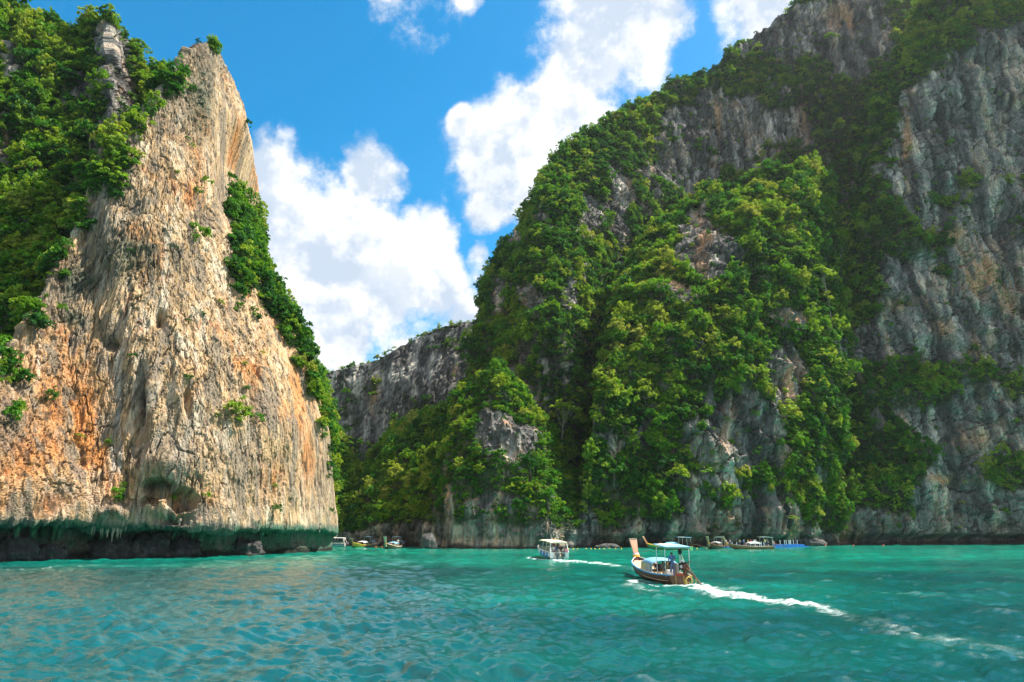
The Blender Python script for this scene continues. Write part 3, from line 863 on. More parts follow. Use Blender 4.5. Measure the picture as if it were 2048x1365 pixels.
# ================================================================== vegetation
def leaf_material(name, cols, trans=.40):
    m = bpy.data.materials.new(name); m.use_nodes = True
    t = NT(m.node_tree)
    out = t.n('ShaderNodeOutputMaterial')
    b = t.n('ShaderNodeBsdfPrincipled')
    oi = t.n('ShaderNodeObjectInfo')
    geo = t.n('ShaderNodeNewGeometry')
    pos = geo.outputs['Position']
    r = oi.outputs['Random']
    n = t.noise(pos, .035, 3, .5)
    n2 = t.noise(pos, .9, 2, .5)
    f = t.math('ADD', t.math('MULTIPLY', r, .78), t.ramp(n, .3, .7, -.26, .36), clamp=True)
    cr = t.n('ShaderNodeValToRGB')
    el = cr.color_ramp.elements
    el[0].position = 0; el[0].color = (*cols[0], 1)
    el[1].position = 1; el[1].color = (*cols[-1], 1)
    for k, c in enumerate(cols[1:-1]):
        e = el.new((k + 1) / (len(cols) - 1)); e.color = (*c, 1)
    t.link(f, cr.inputs[0])
    k = t.ramp(n2, .3, .7, .72, 1.28, smooth=False)
    cc = t.n('ShaderNodeCombineColor')
    for s in cc.inputs[:3]: t.link(k, s)
    c = t.mix(1.0, cr.outputs[0], cc.outputs[0], 'MULTIPLY')
    t.link(c, b.inputs['Base Color'])
    b.inputs['Roughness'].default_value = .62
    b.inputs['Specular IOR Level'].default_value = .22
    tr = t.n('ShaderNodeBsdfTranslucent')
    tc = t.mix(1.0, c, (1.35, 1.25, .45), 'MULTIPLY')
    t.link(tc, tr.inputs[0])
    mx = t.n('ShaderNodeMixShader'); mx.inputs[0].default_value = trans
    t.link(b.outputs[0], mx.inputs[1]); t.link(tr.outputs[0], mx.inputs[2])
    t.link(mx.outputs[0], out.inputs[0])
    return m

M_LEAF = leaf_material('leaves', [(.015, .095, .016), (.032, .155, .016), (.070, .225, .015), (.145, .31, .016), (.25, .34, .035)])
M_LEAF_B = leaf_material('leaves_yellow_green', [(.12, .27, .02), (.19, .33, .025), (.27, .37, .035), (.34, .37, .08)])
M_BARK = plain('bark', (.20, .165, .125), .9, var=.3, scale=3.0, bump=.4, spec=.2)

def crown_mesh(name, seed, kind):
    """leaf tufts gathered in uneven lobes; unit tree: root at origin, crown radius about 1"""
    rng = np.random.default_rng(seed)
    V = []; F = []
    cen = []
    if kind == 'umbrella':
        nl = 24; per = 20; ls = .115
        sx, sy = rng.uniform(.8, 1.25), rng.uniform(.7, 1.1)
        for k in range(nl):
            a = rng.uniform(0, 6.28); r = 1.0 * rng.uniform(.1, 1.05) ** .7
            cen.append((r * math.cos(a) * sx, r * math.sin(a) * sy, .95 + .5 * (1 - r * r) + rng.normal() * .17, rng.uniform(.10, .30), rng.uniform(.6, 1.2)))
    elif kind == 'round':
        nl = 30; per = 17; ls = .12
        sx, sy, sz = rng.uniform(.7, 1.2), rng.uniform(.7, 1.1), rng.uniform(.8, 1.5)
        for k in range(nl):
            v = rng.normal(size=3); v /= np.linalg.norm(v); v *= rng.uniform(.3, 1.0)
            cen.append((v[0] * sx, v[1] * sy, .80 + v[2] * sz * .8, rng.uniform(.10, .32), rng.uniform(.6, 1.3)))
    elif kind == 'shrub':
        nl = 18; per = 18; ls = .15
        for k in range(nl):
            a = rng.uniform(0, 6.28); r = rng.uniform(.1, 1.1)
            cen.append((r * math.cos(a), r * math.sin(a), .26 + .45 * (1 - r) + rng.uniform(-.2, .35), rng.uniform(.10, .34), rng.uniform(.6, 1.3)))
    else:   # hanging creeper: long curtain
        nl = 26; per = 16; ls = .14
        for k in range(nl):
            cen.append((rng.normal() * .4, rng.uniform(-.15, .3), rng.uniform(-2.6, .5), rng.uniform(.10, .28), rng.uniform(1.0, 1.9)))
    for (x, y, z, r, fl) in cen:
        d = rng.normal(size=(per, 3)); d /= np.linalg.norm(d, axis=1, keepdims=True)
        d[:, 2] = np.where(d[:, 2] < -.35, -d[:, 2], d[:, 2])
        rad = r * rng.uniform(.55, 1.12, per)
        c = np.array([x, y, z]) + d * rad[:, None] * np.array([1, 1, fl])
        nrm = d + rng.normal(size=(per, 3)) * .60 + np.array([0, 0, .45])
        nrm /= np.linalg.norm(nrm, axis=1, keepdims=True)
        t = np.cross(nrm, rng.normal(size=(per, 3))); t /= np.linalg.norm(t, axis=1, keepdims=True)
        b = np.cross(nrm, t)
        L = (ls * rng.uniform(.45, 1.4, per))[:, None]; W = L * .62
        i0 = len(V)
        q = np.stack([c - t * L - nrm * L * .12, c - b * W + nrm * L * .10, c + t * L - nrm * L * .25, c + b * W + nrm * L * .10], 1).reshape(-1, 3)
        V.extend(q.tolist())
        F.extend((i0 + np.arange(per * 4).reshape(per, 4)).tolist())
    V = np.array(V)
    o = mesh_np(name, V, np.array(F), None, smooth=False)
    me = o.data
    bpy.data.objects.remove(o)
    return me, cen

def tube_np(paths, sides=6):
    V = []; F = []
    for path in paths:
        p = np.array([q[:3] for q in path], dtype=float); r = [q[3] for q in path]
        i0 = len(V)
        for k in range(len(p)):
            tdir = p[min(k + 1, len(p) - 1)] - p[max(k - 1, 0)]
            tdir /= np.linalg.norm(tdir) + 1e-9
            a = np.cross(tdir, [0.31, .95, .1]) if abs(tdir[1]) < .9 else np.cross(tdir, [1, 0, 0])
            a /= np.linalg.norm(a); b = np.cross(tdir, a)
            for s in range(sides):
                an = 2 * math.pi * s / sides
                V.append(p[k] + r[k] * (math.cos(an) * a + math.sin(an) * b))
        for k in range(len(p) - 1):
            for s in range(sides):
                s2 = (s + 1) % sides
                F.append([i0 + k * sides + s, i0 + k * sides + s2, i0 + (k + 1) * sides + s2, i0 + (k + 1) * sides + s])
    return np.array(V), np.array(F)

def trunk_mesh(name, seed, cen, kind):
    rng = np.random.default_rng(seed + 500)
    fork = .62 if kind == 'umbrella' else .35
    paths = [[(0, 0, -.25, .075), (rng.uniform(-.05, .05), rng.uniform(-.05, .05), fork * .5, .055), (rng.uniform(-.08, .08), rng.uniform(-.08, .08), fork, .045)]]
    top = paths[0][-1]
    for c in cen[::4]:
        mid = [(top[k] + c[k]) / 2 + rng.uniform(-.06, .06) for k in range(3)]
        mid[2] -= .08
        paths.append([(top[0], top[1], top[2], .030), (*mid, .018), (c[0], c[1], c[2] + .02, .006)])
    V, F = tube_np(paths, 5)
    o = mesh_np(name, V, F, M_BARK)
    me = o.data
    bpy.data.objects.remove(o)
    return me

KINDS = ['umbrella', 'umbrella', 'umbrella', 'round', 'round', 'round', 'shrub', 'shrub', 'creeper']
CROWNS = []; TRUNKS = []
for k, kd in enumerate(KINDS):
    cm, cen = crown_mesh('crown', 40 + k, kd)
    cm.materials.append(M_LEAF_B if k in (2, 5) else M_LEAF)
    CROWNS.append(cm)
    TRUNKS.append(trunk_mesh('trunk', 40 + k, cen, kd))

# ---- depth buffer of the cliffs: which spots of the slopes can be seen at all
ZW, ZH = 512, 342
ZB = np.full(ZW * ZH, 1e9)
for s in SHEETS.values():
    u, v, f = project(s['P'])
    a = (u / 4).astype(int); b = (v / 4).astype(int)
    ok = (a >= 0) & (a < ZW) & (b >= 0) & (b < ZH) & (f > 1)
    np.minimum.at(ZB, b[ok] * ZW + a[ok], f[ok])
Z2 = ZB.reshape(ZH, ZW)
Z2 = np.where(Z2 > 1e8, 1e9, Z2)

def hidden_by(P, slack):
    u, v, f = project(P)
    a = np.clip((u / 4).astype(int), 0, ZW - 1); b = np.clip((v / 4).astype(int), 0, ZH - 1)
    return f > Z2[b, a] + slack

def scatter(key, dens, rmin, rmax, kinds, prob, seed, lift=.0):
    """random rooted plants on a cliff: array of root, normal, radius, variant"""
    s = SHEETS[key]
    nu, nv = s['shape']
    P = s['P'].reshape(nu, nv, 3)
    rng = np.random.default_rng(seed)
    a = np.linalg.norm(np.cross(P[1:, :-1] - P[:-1, :-1], P[:-1, 1:] - P[:-1, :-1]), axis=2).ravel()
    pr = np.asarray(prob(s), dtype=float).reshape(nu, nv)[:-1, :-1].ravel()
    N = int((a * pr).sum() * dens)
    idx = rng.choice(len(a), size=N, p=a * pr / (a * pr).sum())
    i, j = idx // (nv - 1), idx % (nv - 1)
    fu, fv = rng.random(N)[:, None], rng.random(N)[:, None]
    Q = P[i, j] + (P[i + 1, j] - P[i, j]) * fu + (P[i, j + 1] - P[i, j]) * fv
    n = s['N'].reshape(nu, nv, 3)[i, j]
    R = rmin * (rmax / rmin) ** (rng.random(N) ** 1.4)
    K = rng.choice(kinds, size=N)
    u, v, f = project(Q)
    keep = (Q[:, 2] > 1.6) & (u > -260) & (u < 2310) & (v > -320) & ~hidden_by(Q + np.stack([0 * R, 0 * R, R], -1), 9.0)
    return np.concatenate([Q, n, R[:, None], K[:, None], rng.random(N)[:, None]], 1)[keep]

U_, R_, S_, C_ = [0, 1, 2], [3, 4, 5, 3, 4], [6, 7], [8]
PL = {}
def vm(s): return s['vm']
PL['slope'] = np.concatenate([scatter('slope', 0.235, 0.83, 2.88, U_ + R_ + [2, 5, 5], vm, 1), scatter('slope', 0.527, 0.44, 1.27, S_ + R_, lambda s: s['vm'] * .9 + .06, 2)])
PL['far'] = np.concatenate([scatter('far', 0.059, 0.93, 2.88, R_ + S_ + U_, vm, 3), scatter('far', 0.105, 0.50, 1.44, S_ + R_, lambda s: s['vm'] + .05, 4)])
PL['corner'] = np.concatenate([scatter('corner', 0.469, 0.82, 2.68, R_ + U_, vm, 5), scatter('corner', 0.421, 0.50, 1.27, S_ + C_, vm, 6)])
PL['hill'] = np.concatenate([scatter('hill', 0.223, 0.82, 2.82, R_ + U_, vm, 7), scatter('hill', 0.421, 0.50, 1.35, S_ + C_, vm, 8)])
PL['massif'] = np.concatenate([scatter('massif', 0.164, 0.82, 3.10, R_ + U_, vm, 9), scatter('massif', 0.317, 0.50, 1.42, S_ + C_ + C_ + R_, lambda s: s['vm'] + .06, 10)])
PL['middle'] = np.concatenate([scatter('middle', 0.176, 0.87, 3.24, R_ + U_, vm, 11), scatter('middle', 0.379, 0.50, 1.42, S_ + C_ + C_ + R_, lambda s: s['vm'] + .06, 12)])
PL['front'] = np.concatenate([scatter('front', 0.235, 0.69, 2.39, R_ + U_, vm, 13), scatter('front', 0.463, 0.44, 1.20, S_ + C_, lambda s: s['vm'] + .04, 14)])
PL['right'] = np.concatenate([scatter('right', 0.155, 0.87, 3.24, R_ + U_, vm, 15), scatter('right', 0.295, 0.50, 1.42, S_ + C_ + R_, lambda s: s['vm'] + .035, 16)])

def left_wall_veg(s):
    U, V = s['U'], s['V']
    ridge = spots(U, V, [(15, 760, 60, 30), (70, 660, 30, 30), (120, 560, 24, 26), (165, 460, 30, 30), (215, 380, 50, 40), (235, 330, 40, 40), (275, 280, 24, 24), (300, 350, 30, 20, .5), (335, 195, 20, 20), (430, 112, 22, 12), (395, 105, 14, 8, .6),
                          (20, 830, 30, 30, .9), (245, 975, 14, 22), (232, 1000, 12, 16, .8), (470, 985, 10, 14, .8), (540, 985, 12, 24, .8), (385, 915, 10, 12, .7), (460, 850, 10, 10, .7), (410, 470, 12, 30, .7), (425, 510, 10, 20, .6), (465, 545, 14, 30, .9), (500, 720, 8, 40, .5), (520, 790, 8, 40, .5), (290, 860, 8, 40, .5), (545, 1040, 10, 16, .5),
                          (480, 560, 24, 70, 1), (510, 640, 16, 40, .6), (600, 690, 14, 30, .7), (640, 900, 8, 40, .3), (468, 420, 20, 44, 1.2), (488, 480, 30, 44, 1.2), (514, 540, 36, 44, 1.2), (546, 600, 36, 40, 1.2), (580, 655, 30, 38, 1.2), (606, 710, 26, 40, 1.2), (628, 775, 18, 44, 1.2), (646, 840, 10, 50, 1), (655, 920, 7, 50, .7)])
    back = sstep(.0, .1, np.zeros(len(U)))
    return np.clip(sstep(.42, .85, ridge + .35 * fbm(s['P'] / 2.2, 3)) + .006, 0, 1)
def left_wall_edge(s):
    nu, nv = s['shape']
    U, V, _ = project(s['P'])
    m = np.zeros((nu, nv)); m[int(nu * .70):, :] = 1   # the flank behind the corner
    n = s['N']
    f = m.ravel() * sstep(395, 470, V) * (s['P'][:, 2] > 8) * (.25 + .75 * sstep(1000, 760, V))
    return np.clip(f * sstep(-.25, .15, fbm(s['P'] / 5, 3) + .1), 0, 1)
PL['left'] = np.concatenate([scatter('left', .55, .5, 1.3, S_ + R_, left_wall_veg, 17), scatter('left', .34, 1.1, 2.5, R_ + U_ + S_, lambda s: left_wall_veg(s) * (s['V'] < 860) * (s['P'][:, 2] > 20), 18)])
EDGE = np.concatenate([scatter('left', .34, .9, 2.4, R_ + U_ + S_, left_wall_edge, 19)])
PL['left'] = np.concatenate([PL['left'], EDGE])

def euler_for(n, yaw, tilt=.42):
    """lean away from the face"""
    h = np.array([n[0], n[1], 0.0]); L = np.linalg.norm(h)
    steep = max(0.0, 1 - abs(n[2]))
    up = np.array([0, 0, 1.0]) + (h / (L + 1e-6)) * tilt * steep
    up /= np.linalg.norm(up)
    q = Vector(up).to_track_quat('Z', 'Y') @ Euler((0, 0, yaw)).to_quaternion()
    return q.to_euler()

INFO = {'slope': ('tree on the wooded slope above the sunlit orange wall', 'trees on the slope above the sunlit wall'),
        'left': ('shrub rooted on the sunlit orange limestone wall or its ridge', 'shrubs on the sunlit limestone wall'),
        'far': ('small dark tree on the far grey cliff closing the lagoon', 'trees on the far grey cliff'),
        'corner': ('shaded green tree on the slope just behind the orange wall', 'trees behind the orange wall'),
        'hill': ('green tree on the low hill in the gap between the cliffs', 'trees on the low hill in the gap'),
        'massif': ('tree on the high dome and amphitheatre of the right massif', 'trees on the high right massif'),
        'middle': ('tree on the broad middle buttress of the right cliffs', 'trees on the middle buttress'),
        'front': ('tree on the front buttress above the white speedboat', 'trees on the front buttress'),
        'right': ('dark green tree on a ledge of the grey right hand wall', 'trees on the ledges of the right wall')}

def make_tree(p, n, R, k, rnd, name, label, cat, group):
    o = empty(name, tuple(p))
    o.rotation_euler = euler_for(n, rnd * 6.28)
    sq = .6 + .8 * ((rnd * 7) % 1)
    o.scale = (R, R, R * sq)
    tag(o, label, cat, group)
    c = bpy.data.objects.new('crown', CROWNS[k]); COL.objects.link(c); c.parent = o
    if k < 6:
        t = bpy.data.objects.new('trunk', TRUNKS[k]); COL.objects.link(t); t.parent = o
    else:
        t = bpy.data.objects.new('stem', TRUNKS[k]); COL.objects.link(t); t.parent = o
    return o

# ---- the largest plants are individuals, the rest of each slope is one mass
allp = np.concatenate([np.concatenate([v, np.full((len(v), 1), i)], 1) for i, v in enumerate(PL.values())])
keys = list(PL.keys())
u, v, f = project(allp[:, :3] + np.array([0, 0, 1.0]) * allp[:, 6:7])
app = allp[:, 6] / f
vis = (u > 12) & (u < 2036) & (v > 12) & (v < 1085) & ~hidden_by(allp[:, :3] + np.array([0, 0, 1.0]) * allp[:, 6:7] * 1.1, 1.0) & (allp[:, 7] != 8)
order = np.argsort(-(app * vis))
PICK = set(); taken = []
cell = {}
for q in order:
    if len(PICK) >= 280 or not vis[q]: break
    w_ = 30
    ck = (int(u[q] // w_), int(v[q] // w_))
    if ck in cell: continue
    cell[ck] = 1
    PICK.add(int(q))
LAND = {'slope': [(205, 300, 'the grey crag above the sunlit wall'), (40, 500, 'the wooded gully at the left edge'), (60, 60, 'the skyline at the top left corner'), (218, 50, 'the pointed grey pinnacle'), (330, 190, 'the notch beside the orange spire')],
        'left': [(425, 112, 'the tip of the orange spire'), (240, 330, 'the grey shoulder of the orange wall'), (335, 985, 'the cave in the orange wall'), (30, 800, 'the left end of the orange wall'), (470, 420, 'the shoulder of the orange wall'), (520, 540, 'the bushy right edge of the orange wall'), (580, 660, 'the lower right edge of the orange wall'), (640, 800, 'the corner of the orange wall'), (540, 985, 'the undercut foot of the orange wall')],
        'far': [(760, 720, 'the skyline of the far grey cliff'), (750, 800, 'the peach stain on the far grey cliff'), (900, 660, 'the right end of the far grey cliff')],
        'corner': [(690, 860, 'the shaded slope behind the orange wall'), (690, 1040, 'the excursion speedboat in the gap'), (640, 780, 'the right edge of the orange wall')],
        'hill': [(840, 820, 'the sunlit top of the low hill'), (790, 1070, 'the longtail boats in the gap'), (760, 930, 'the shaded gully beside the low hill'), (900, 900, 'the seam where hill and front buttress meet')],
        'massif': [(1450, 260, 'the grey amphitheatre wall'), (1200, 260, 'the skyline of the high dome'), (1090, 620, 'the sunlit spur under the dome'), (1000, 560, 'the left brink of the massif'), (1240, 450, 'the dark gully beside the spur'), (1560, 60, 'the grey summit cliff'), (1200, 800, 'the foot of the shaded gully')],
        'middle': [(1400, 500, 'the peach streaked rock face'), (1455, 870, 'the pale grey slab'), (1575, 770, 'the striped orange rock'), (1540, 350, 'the sunlit crest of the middle buttress'), (1240, 760, 'the dark gully'), (1530, 1080, 'the blue pontoon'), (1300, 1060, 'the green longtail boat'), (1300, 520, 'the left flank of the middle buttress'), (1640, 560, 'the seam beside the right wall')],
        'front': [(1000, 720, 'the sunlit top of the front buttress'), (985, 870, 'the white streaked rock of the front buttress'), (900, 1000, 'the thin pale streak on the front buttress'), (1105, 1085, 'the white speedboat'), (1110, 930, 'the right flank of the front buttress')],
        'right': [(1815, 280, 'the long peach streak on the right wall'), (1760, 180, 'the upper left rim of the right wall'), (1950, 60, 'the top right corner'), (1850, 760, 'the bushy ledge of the right wall'), (1960, 560, 'the peach blotches on the right wall'), (1900, 1050, 'the sea caves of the right wall'), (1680, 940, 'the foot of the right wall beside the pontoon'), (1720, 520, 'the green left rim of the right wall')]}
LOOK = ['flat crowned green tree', 'spreading green tree', 'flat crowned yellow green tree', 'round green tree', 'dense round tree', 'round yellow green tree', 'low bushy shrub', 'low dark shrub', 'hanging creeper']
def tree_label(key, k, uu, vv):
    a, b, nm = min(LAND[key], key=lambda t: (t[0] - uu) ** 2 + (t[1] - vv) ** 2)
    dx, dy = uu - a, vv - b
    d = math.hypot(dx, dy)
    if d < 18: return LOOK[k] + ' right at ' + nm
    far_ = 'close ' if d < 55 else ('' if d < 110 else 'well ')
    if len(nm.split()) > 6: far_ = ''
    an = math.degrees(math.atan2(-dy, dx)) % 360
    word = ['right of', 'above and right of', 'above', 'above and left of', 'left of', 'below and left of', 'below', 'below and right of'][int((an + 22.5) // 45) % 8]
    lab = LOOK[k] + ' ' + far_ + word + ' ' + nm
    if len(lab.split()) > 11: lab = LOOK[k].split()[-2] + ' ' + LOOK[k].split()[-1] + ' ' + word + ' ' + nm
    return lab
TLAB = {}
for q in sorted(PICK):
    TLAB.setdefault(tree_label(keys[int(allp[q][9])], int(allp[q][7]), float(u[q]), float(v[q])), []).append(q)
FINAL = {}
NUMW = ['', '', 'two', 'three', 'four', 'five', 'six', 'seven', 'eight']
ORD = ['', 'second', 'third', 'fourth', 'fifth', 'sixth', 'seventh', 'eighth', 'ninth', 'tenth', 'eleventh', 'twelfth', 'thirteenth', 'fourteenth', 'fifteenth', 'sixteenth', 'seventeenth', 'eighteenth', 'nineteenth', 'twentieth']
for lab, qs in TLAB.items():
    qs.sort(key=lambda q: u[q])
    for i, q in enumerate(qs):
        if len(qs) == 1: FINAL[q] = lab
        elif i == 0: FINAL[q] = 'leftmost ' + lab
        elif i == len(qs) - 1: FINAL[q] = 'rightmost ' + lab
        else: FINAL[q] = (ORD[i] + ' from left, ' if i < len(ORD) else '') + lab
for q in sorted(PICK):
    r = allp[q]; key = keys[int(r[9])]
    grp = INFO[key][1]
    k = int(r[7])
    make_tree(r[:3], r[3:6], r[6], k, r[8], 'cliff_tree' if k < 6 else 'cliff_shrub', FINAL[q], 'tree' if k < 6 else 'shrub', grp)

# ---- a few trees that stand out by themselves
def standout(key, ur, vr, uc, vc, k, crown_r, name, label, bare=False):
    s = SHEETS[key]
    U, V, _ = project(s['P'])
    i = int(np.argmin((U - ur) ** 2 + (V - vr) ** 2 + 1e6 * hidden_by(s['P'], 4.0)))
    p = Vector(s['P'][i]); D = p.y - 3.0
    top = Vector(at(uc, vc, D))
    o = empty(name, tuple(p)); tag(o, label, 'tree')
    h = top - p
    rng = np.random.default_rng(int(ur + vr))
    mid = h * .5 + Vector((rng.uniform(-.5, .5), -.6, 0))
    paths = [[(0, 0, -.5, .26), (mid.x * .5, mid.y * .5 - .2, mid.z * .5, .20), (*mid, .15), (h.x * .85, h.y * .85, h.z * .82, .10)]]
    base = paths[0][-1]
    for q in range(7):
        a = q * .9; e = (h.x + crown_r * .75 * math.cos(a), h.y + crown_r * .5 * math.sin(a), h.z + rng.uniform(-.1, .3) * crown_r)
        f0 = paths[0][2] if q % 2 else base
        paths.append([(f0[0], f0[1], f0[2], .10), ((f0[0] + e[0]) / 2, (f0[1] + e[1]) / 2, (f0[2] + e[2]) / 2 - .3, .07), (*e, .03)])
        if bare:
            for z in range(3):
                g = (e[0] + rng.normal() * 1.2, e[1] + rng.normal() * .6, e[2] + rng.uniform(.3, 1.6)); paths.append([(*e, .035), (*g, .012)])
    V_, F_ = tube_np(paths, 6)
    mesh_np('trunk', V_, F_, M_PALEBARK, o)
    c = bpy.data.objects.new('crown', CROWNS[k]); COL.objects.link(c); c.parent = o
    c.location = (h.x, h.y, h.z - crown_r * .9)
    c.scale = (crown_r, crown_r, crown_r * .8)
    if bare: c.scale = (crown_r * .45, crown_r * .45, crown_r * .3)
    return o
M_PALEBARK = plain('pale_bark', (.34, .30, .24), .9, var=.25, scale=3.0, bump=.4, spec=.2)
standout('middle', 1662, 640, 1640, 545, 2, 4.2, 'pale_trunked_tree', 'slender pale trunked tree with flat yellow crown, right of the peach rock face')
standout('front', 1145, 885, 1130, 815, 2, 4.0, 'pale_trunked_tree', 'forked pale trunked tree with yellow crown, right of the front buttress')
standout('massif', 1200, 590, 1205, 545, 0, 3.6, 'pale_trunked_tree', 'pale forked tree with flat crown over the dark gully')
standout('massif', 1645, 390, 1650, 345, 2, 4.6, 'bare_twig_tree', 'half bare grey twiggy tree at the end of the sunlit crest', bare=True)
standout('left', 520, 510, 527, 470, 3, 2.0, 'leaning_tree', 'small leafy tree leaning out from the right edge of the orange wall')
standout('massif', 1660, 110, 1662, 75, 2, 4.0, 'spreading_tree', 'spreading sunlit tree below the grey summit cliff at the upper right')

# geometry-node scatter for the mass of plants
def scatter_group():
    ng = bpy.data.node_groups.new('plant_scatter', 'GeometryNodeTree')
    ng.interface.new_socket('Geometry', in_out='INPUT', socket_type='NodeSocketGeometry')
    ng.interface.new_socket('Geometry', in_out='OUTPUT', socket_type='NodeSocketGeometry')
    N = ng.nodes; L = ng.links
    gi = N.new('NodeGroupInput'); go = N.new('NodeGroupOutput')
    iop = N.new('GeometryNodeInstanceOnPoints')
    jg = N.new('GeometryNodeJoinGeometry')
    for me, src in PROTOS:
        oi = N.new('GeometryNodeObjectInfo'); oi.inputs[0].default_value = src
        oi.transform_space = 'ORIGINAL'
        oi.inputs['As Instance'].default_value = True
        L.new(oi.outputs['Geometry'], jg.inputs[0])
    L.new(gi.outputs[0], iop.inputs['Points'])
    L.new(jg.outputs[0], iop.inputs['Instance'])
    iop.inputs['Pick Instance'].default_value = True
    def attr(nm, typ):
        a = N.new('GeometryNodeInputNamedAttribute'); a.data_type = typ
        a.inputs[0].default_value = nm
        return a.outputs[0]
    L.new(attr('variant', 'INT'), iop.inputs['Instance Index'])
    e2r = N.new('FunctionNodeEulerToRotation')
    L.new(attr('rot', 'FLOAT_VECTOR'), e2r.inputs[0])
    L.new(e2r.outputs[0], iop.inputs['Rotation'])
    L.new(attr('scl', 'FLOAT_VECTOR'), iop.inputs['Scale'])
    L.new(iop.outputs[0], go.inputs[0])
    return ng

# every crown shape already stands somewhere as an individual: those serve as sources
PROTOS = []
have = {}
for o in list(COL.objects):
    if o.name.split('.')[0] == 'crown' and o.data.name not in have:
        have[o.data.name] = o
for k in range(len(CROWNS)):
    if CROWNS[k].name in have:
        PROTOS.append((k, have[CROWNS[k].name]))
ng = scatter_group()
MASS_NAME = {'slope': 'vegetation_on_mountain_left', 'left': 'vegetation_on_sunlit_wall', 'far': 'vegetation_on_far_cliff', 'corner': 'vegetation_behind_sunlit_wall', 'hill': 'vegetation_on_hill_in_gap', 'massif': 'vegetation_on_massif', 'middle': 'vegetation_on_middle_buttress', 'front': 'vegetation_on_front_buttress', 'right': 'vegetation_on_right_wall'}
MASS_LABEL = {'slope': 'dense bright green scrub covering the slope above the sunlit wall', 'left': 'scattered green scrub and vines on the sunlit orange wall', 'far': 'sparse dark scrub on the far grey cliff', 'corner': 'dense green scrub just behind the sunlit orange wall', 'hill': 'dense green scrub covering the low hill in the gap',
              'massif': 'green scrub covering the high right massif', 'middle': 'dense green scrub and creepers covering the middle buttress', 'front': 'green scrub hanging on the front buttress', 'right': 'dark green scrub on the ledges of the right wall'}
start = 0
for key in keys:
    A = PL[key]
    sel = [q for q in range(len(A)) if (start + q) not in PICK]
    start += len(A)
    A = A[sel]
    me = bpy.data.meshes.new(MASS_NAME[key])
    me.vertices.add(len(A))
    me.vertices.foreach_set('co', np.ascontiguousarray(A[:, :3], dtype=np.float32).ravel())
    rot = np.array([tuple(euler_for(r[3:6], r[8] * 6.28)) for r in A], dtype=np.float32)
    scl = np.stack([A[:, 6], A[:, 6], A[:, 6] * (.6 + .8 * ((A[:, 8] * 7) % 1))], 1).astype(np.float32)
    a = me.attributes.new('rot', 'FLOAT_VECTOR', 'POINT'); a.data.foreach_set('vector', rot.ravel())
    a = me.attributes.new('scl', 'FLOAT_VECTOR', 'POINT'); a.data.foreach_set('vector', np.ascontiguousarray(scl).ravel())
    a = me.attributes.new('variant', 'INT', 'POINT'); a.data.foreach_set('value', A[:, 7].astype(np.int32))
    me.update()
    o = bpy.data.objects.new(MASS_NAME[key], me); COL.objects.link(o)
    md = o.modifiers.new('plants', 'NODES'); md.node_group = ng
    tag(o, MASS_LABEL[key], 'vegetation', kind='stuff')
    print('plants', key, len(A))
print('total plants', len(allp), 'individual', len(PICK), 'protos', len(PROTOS))

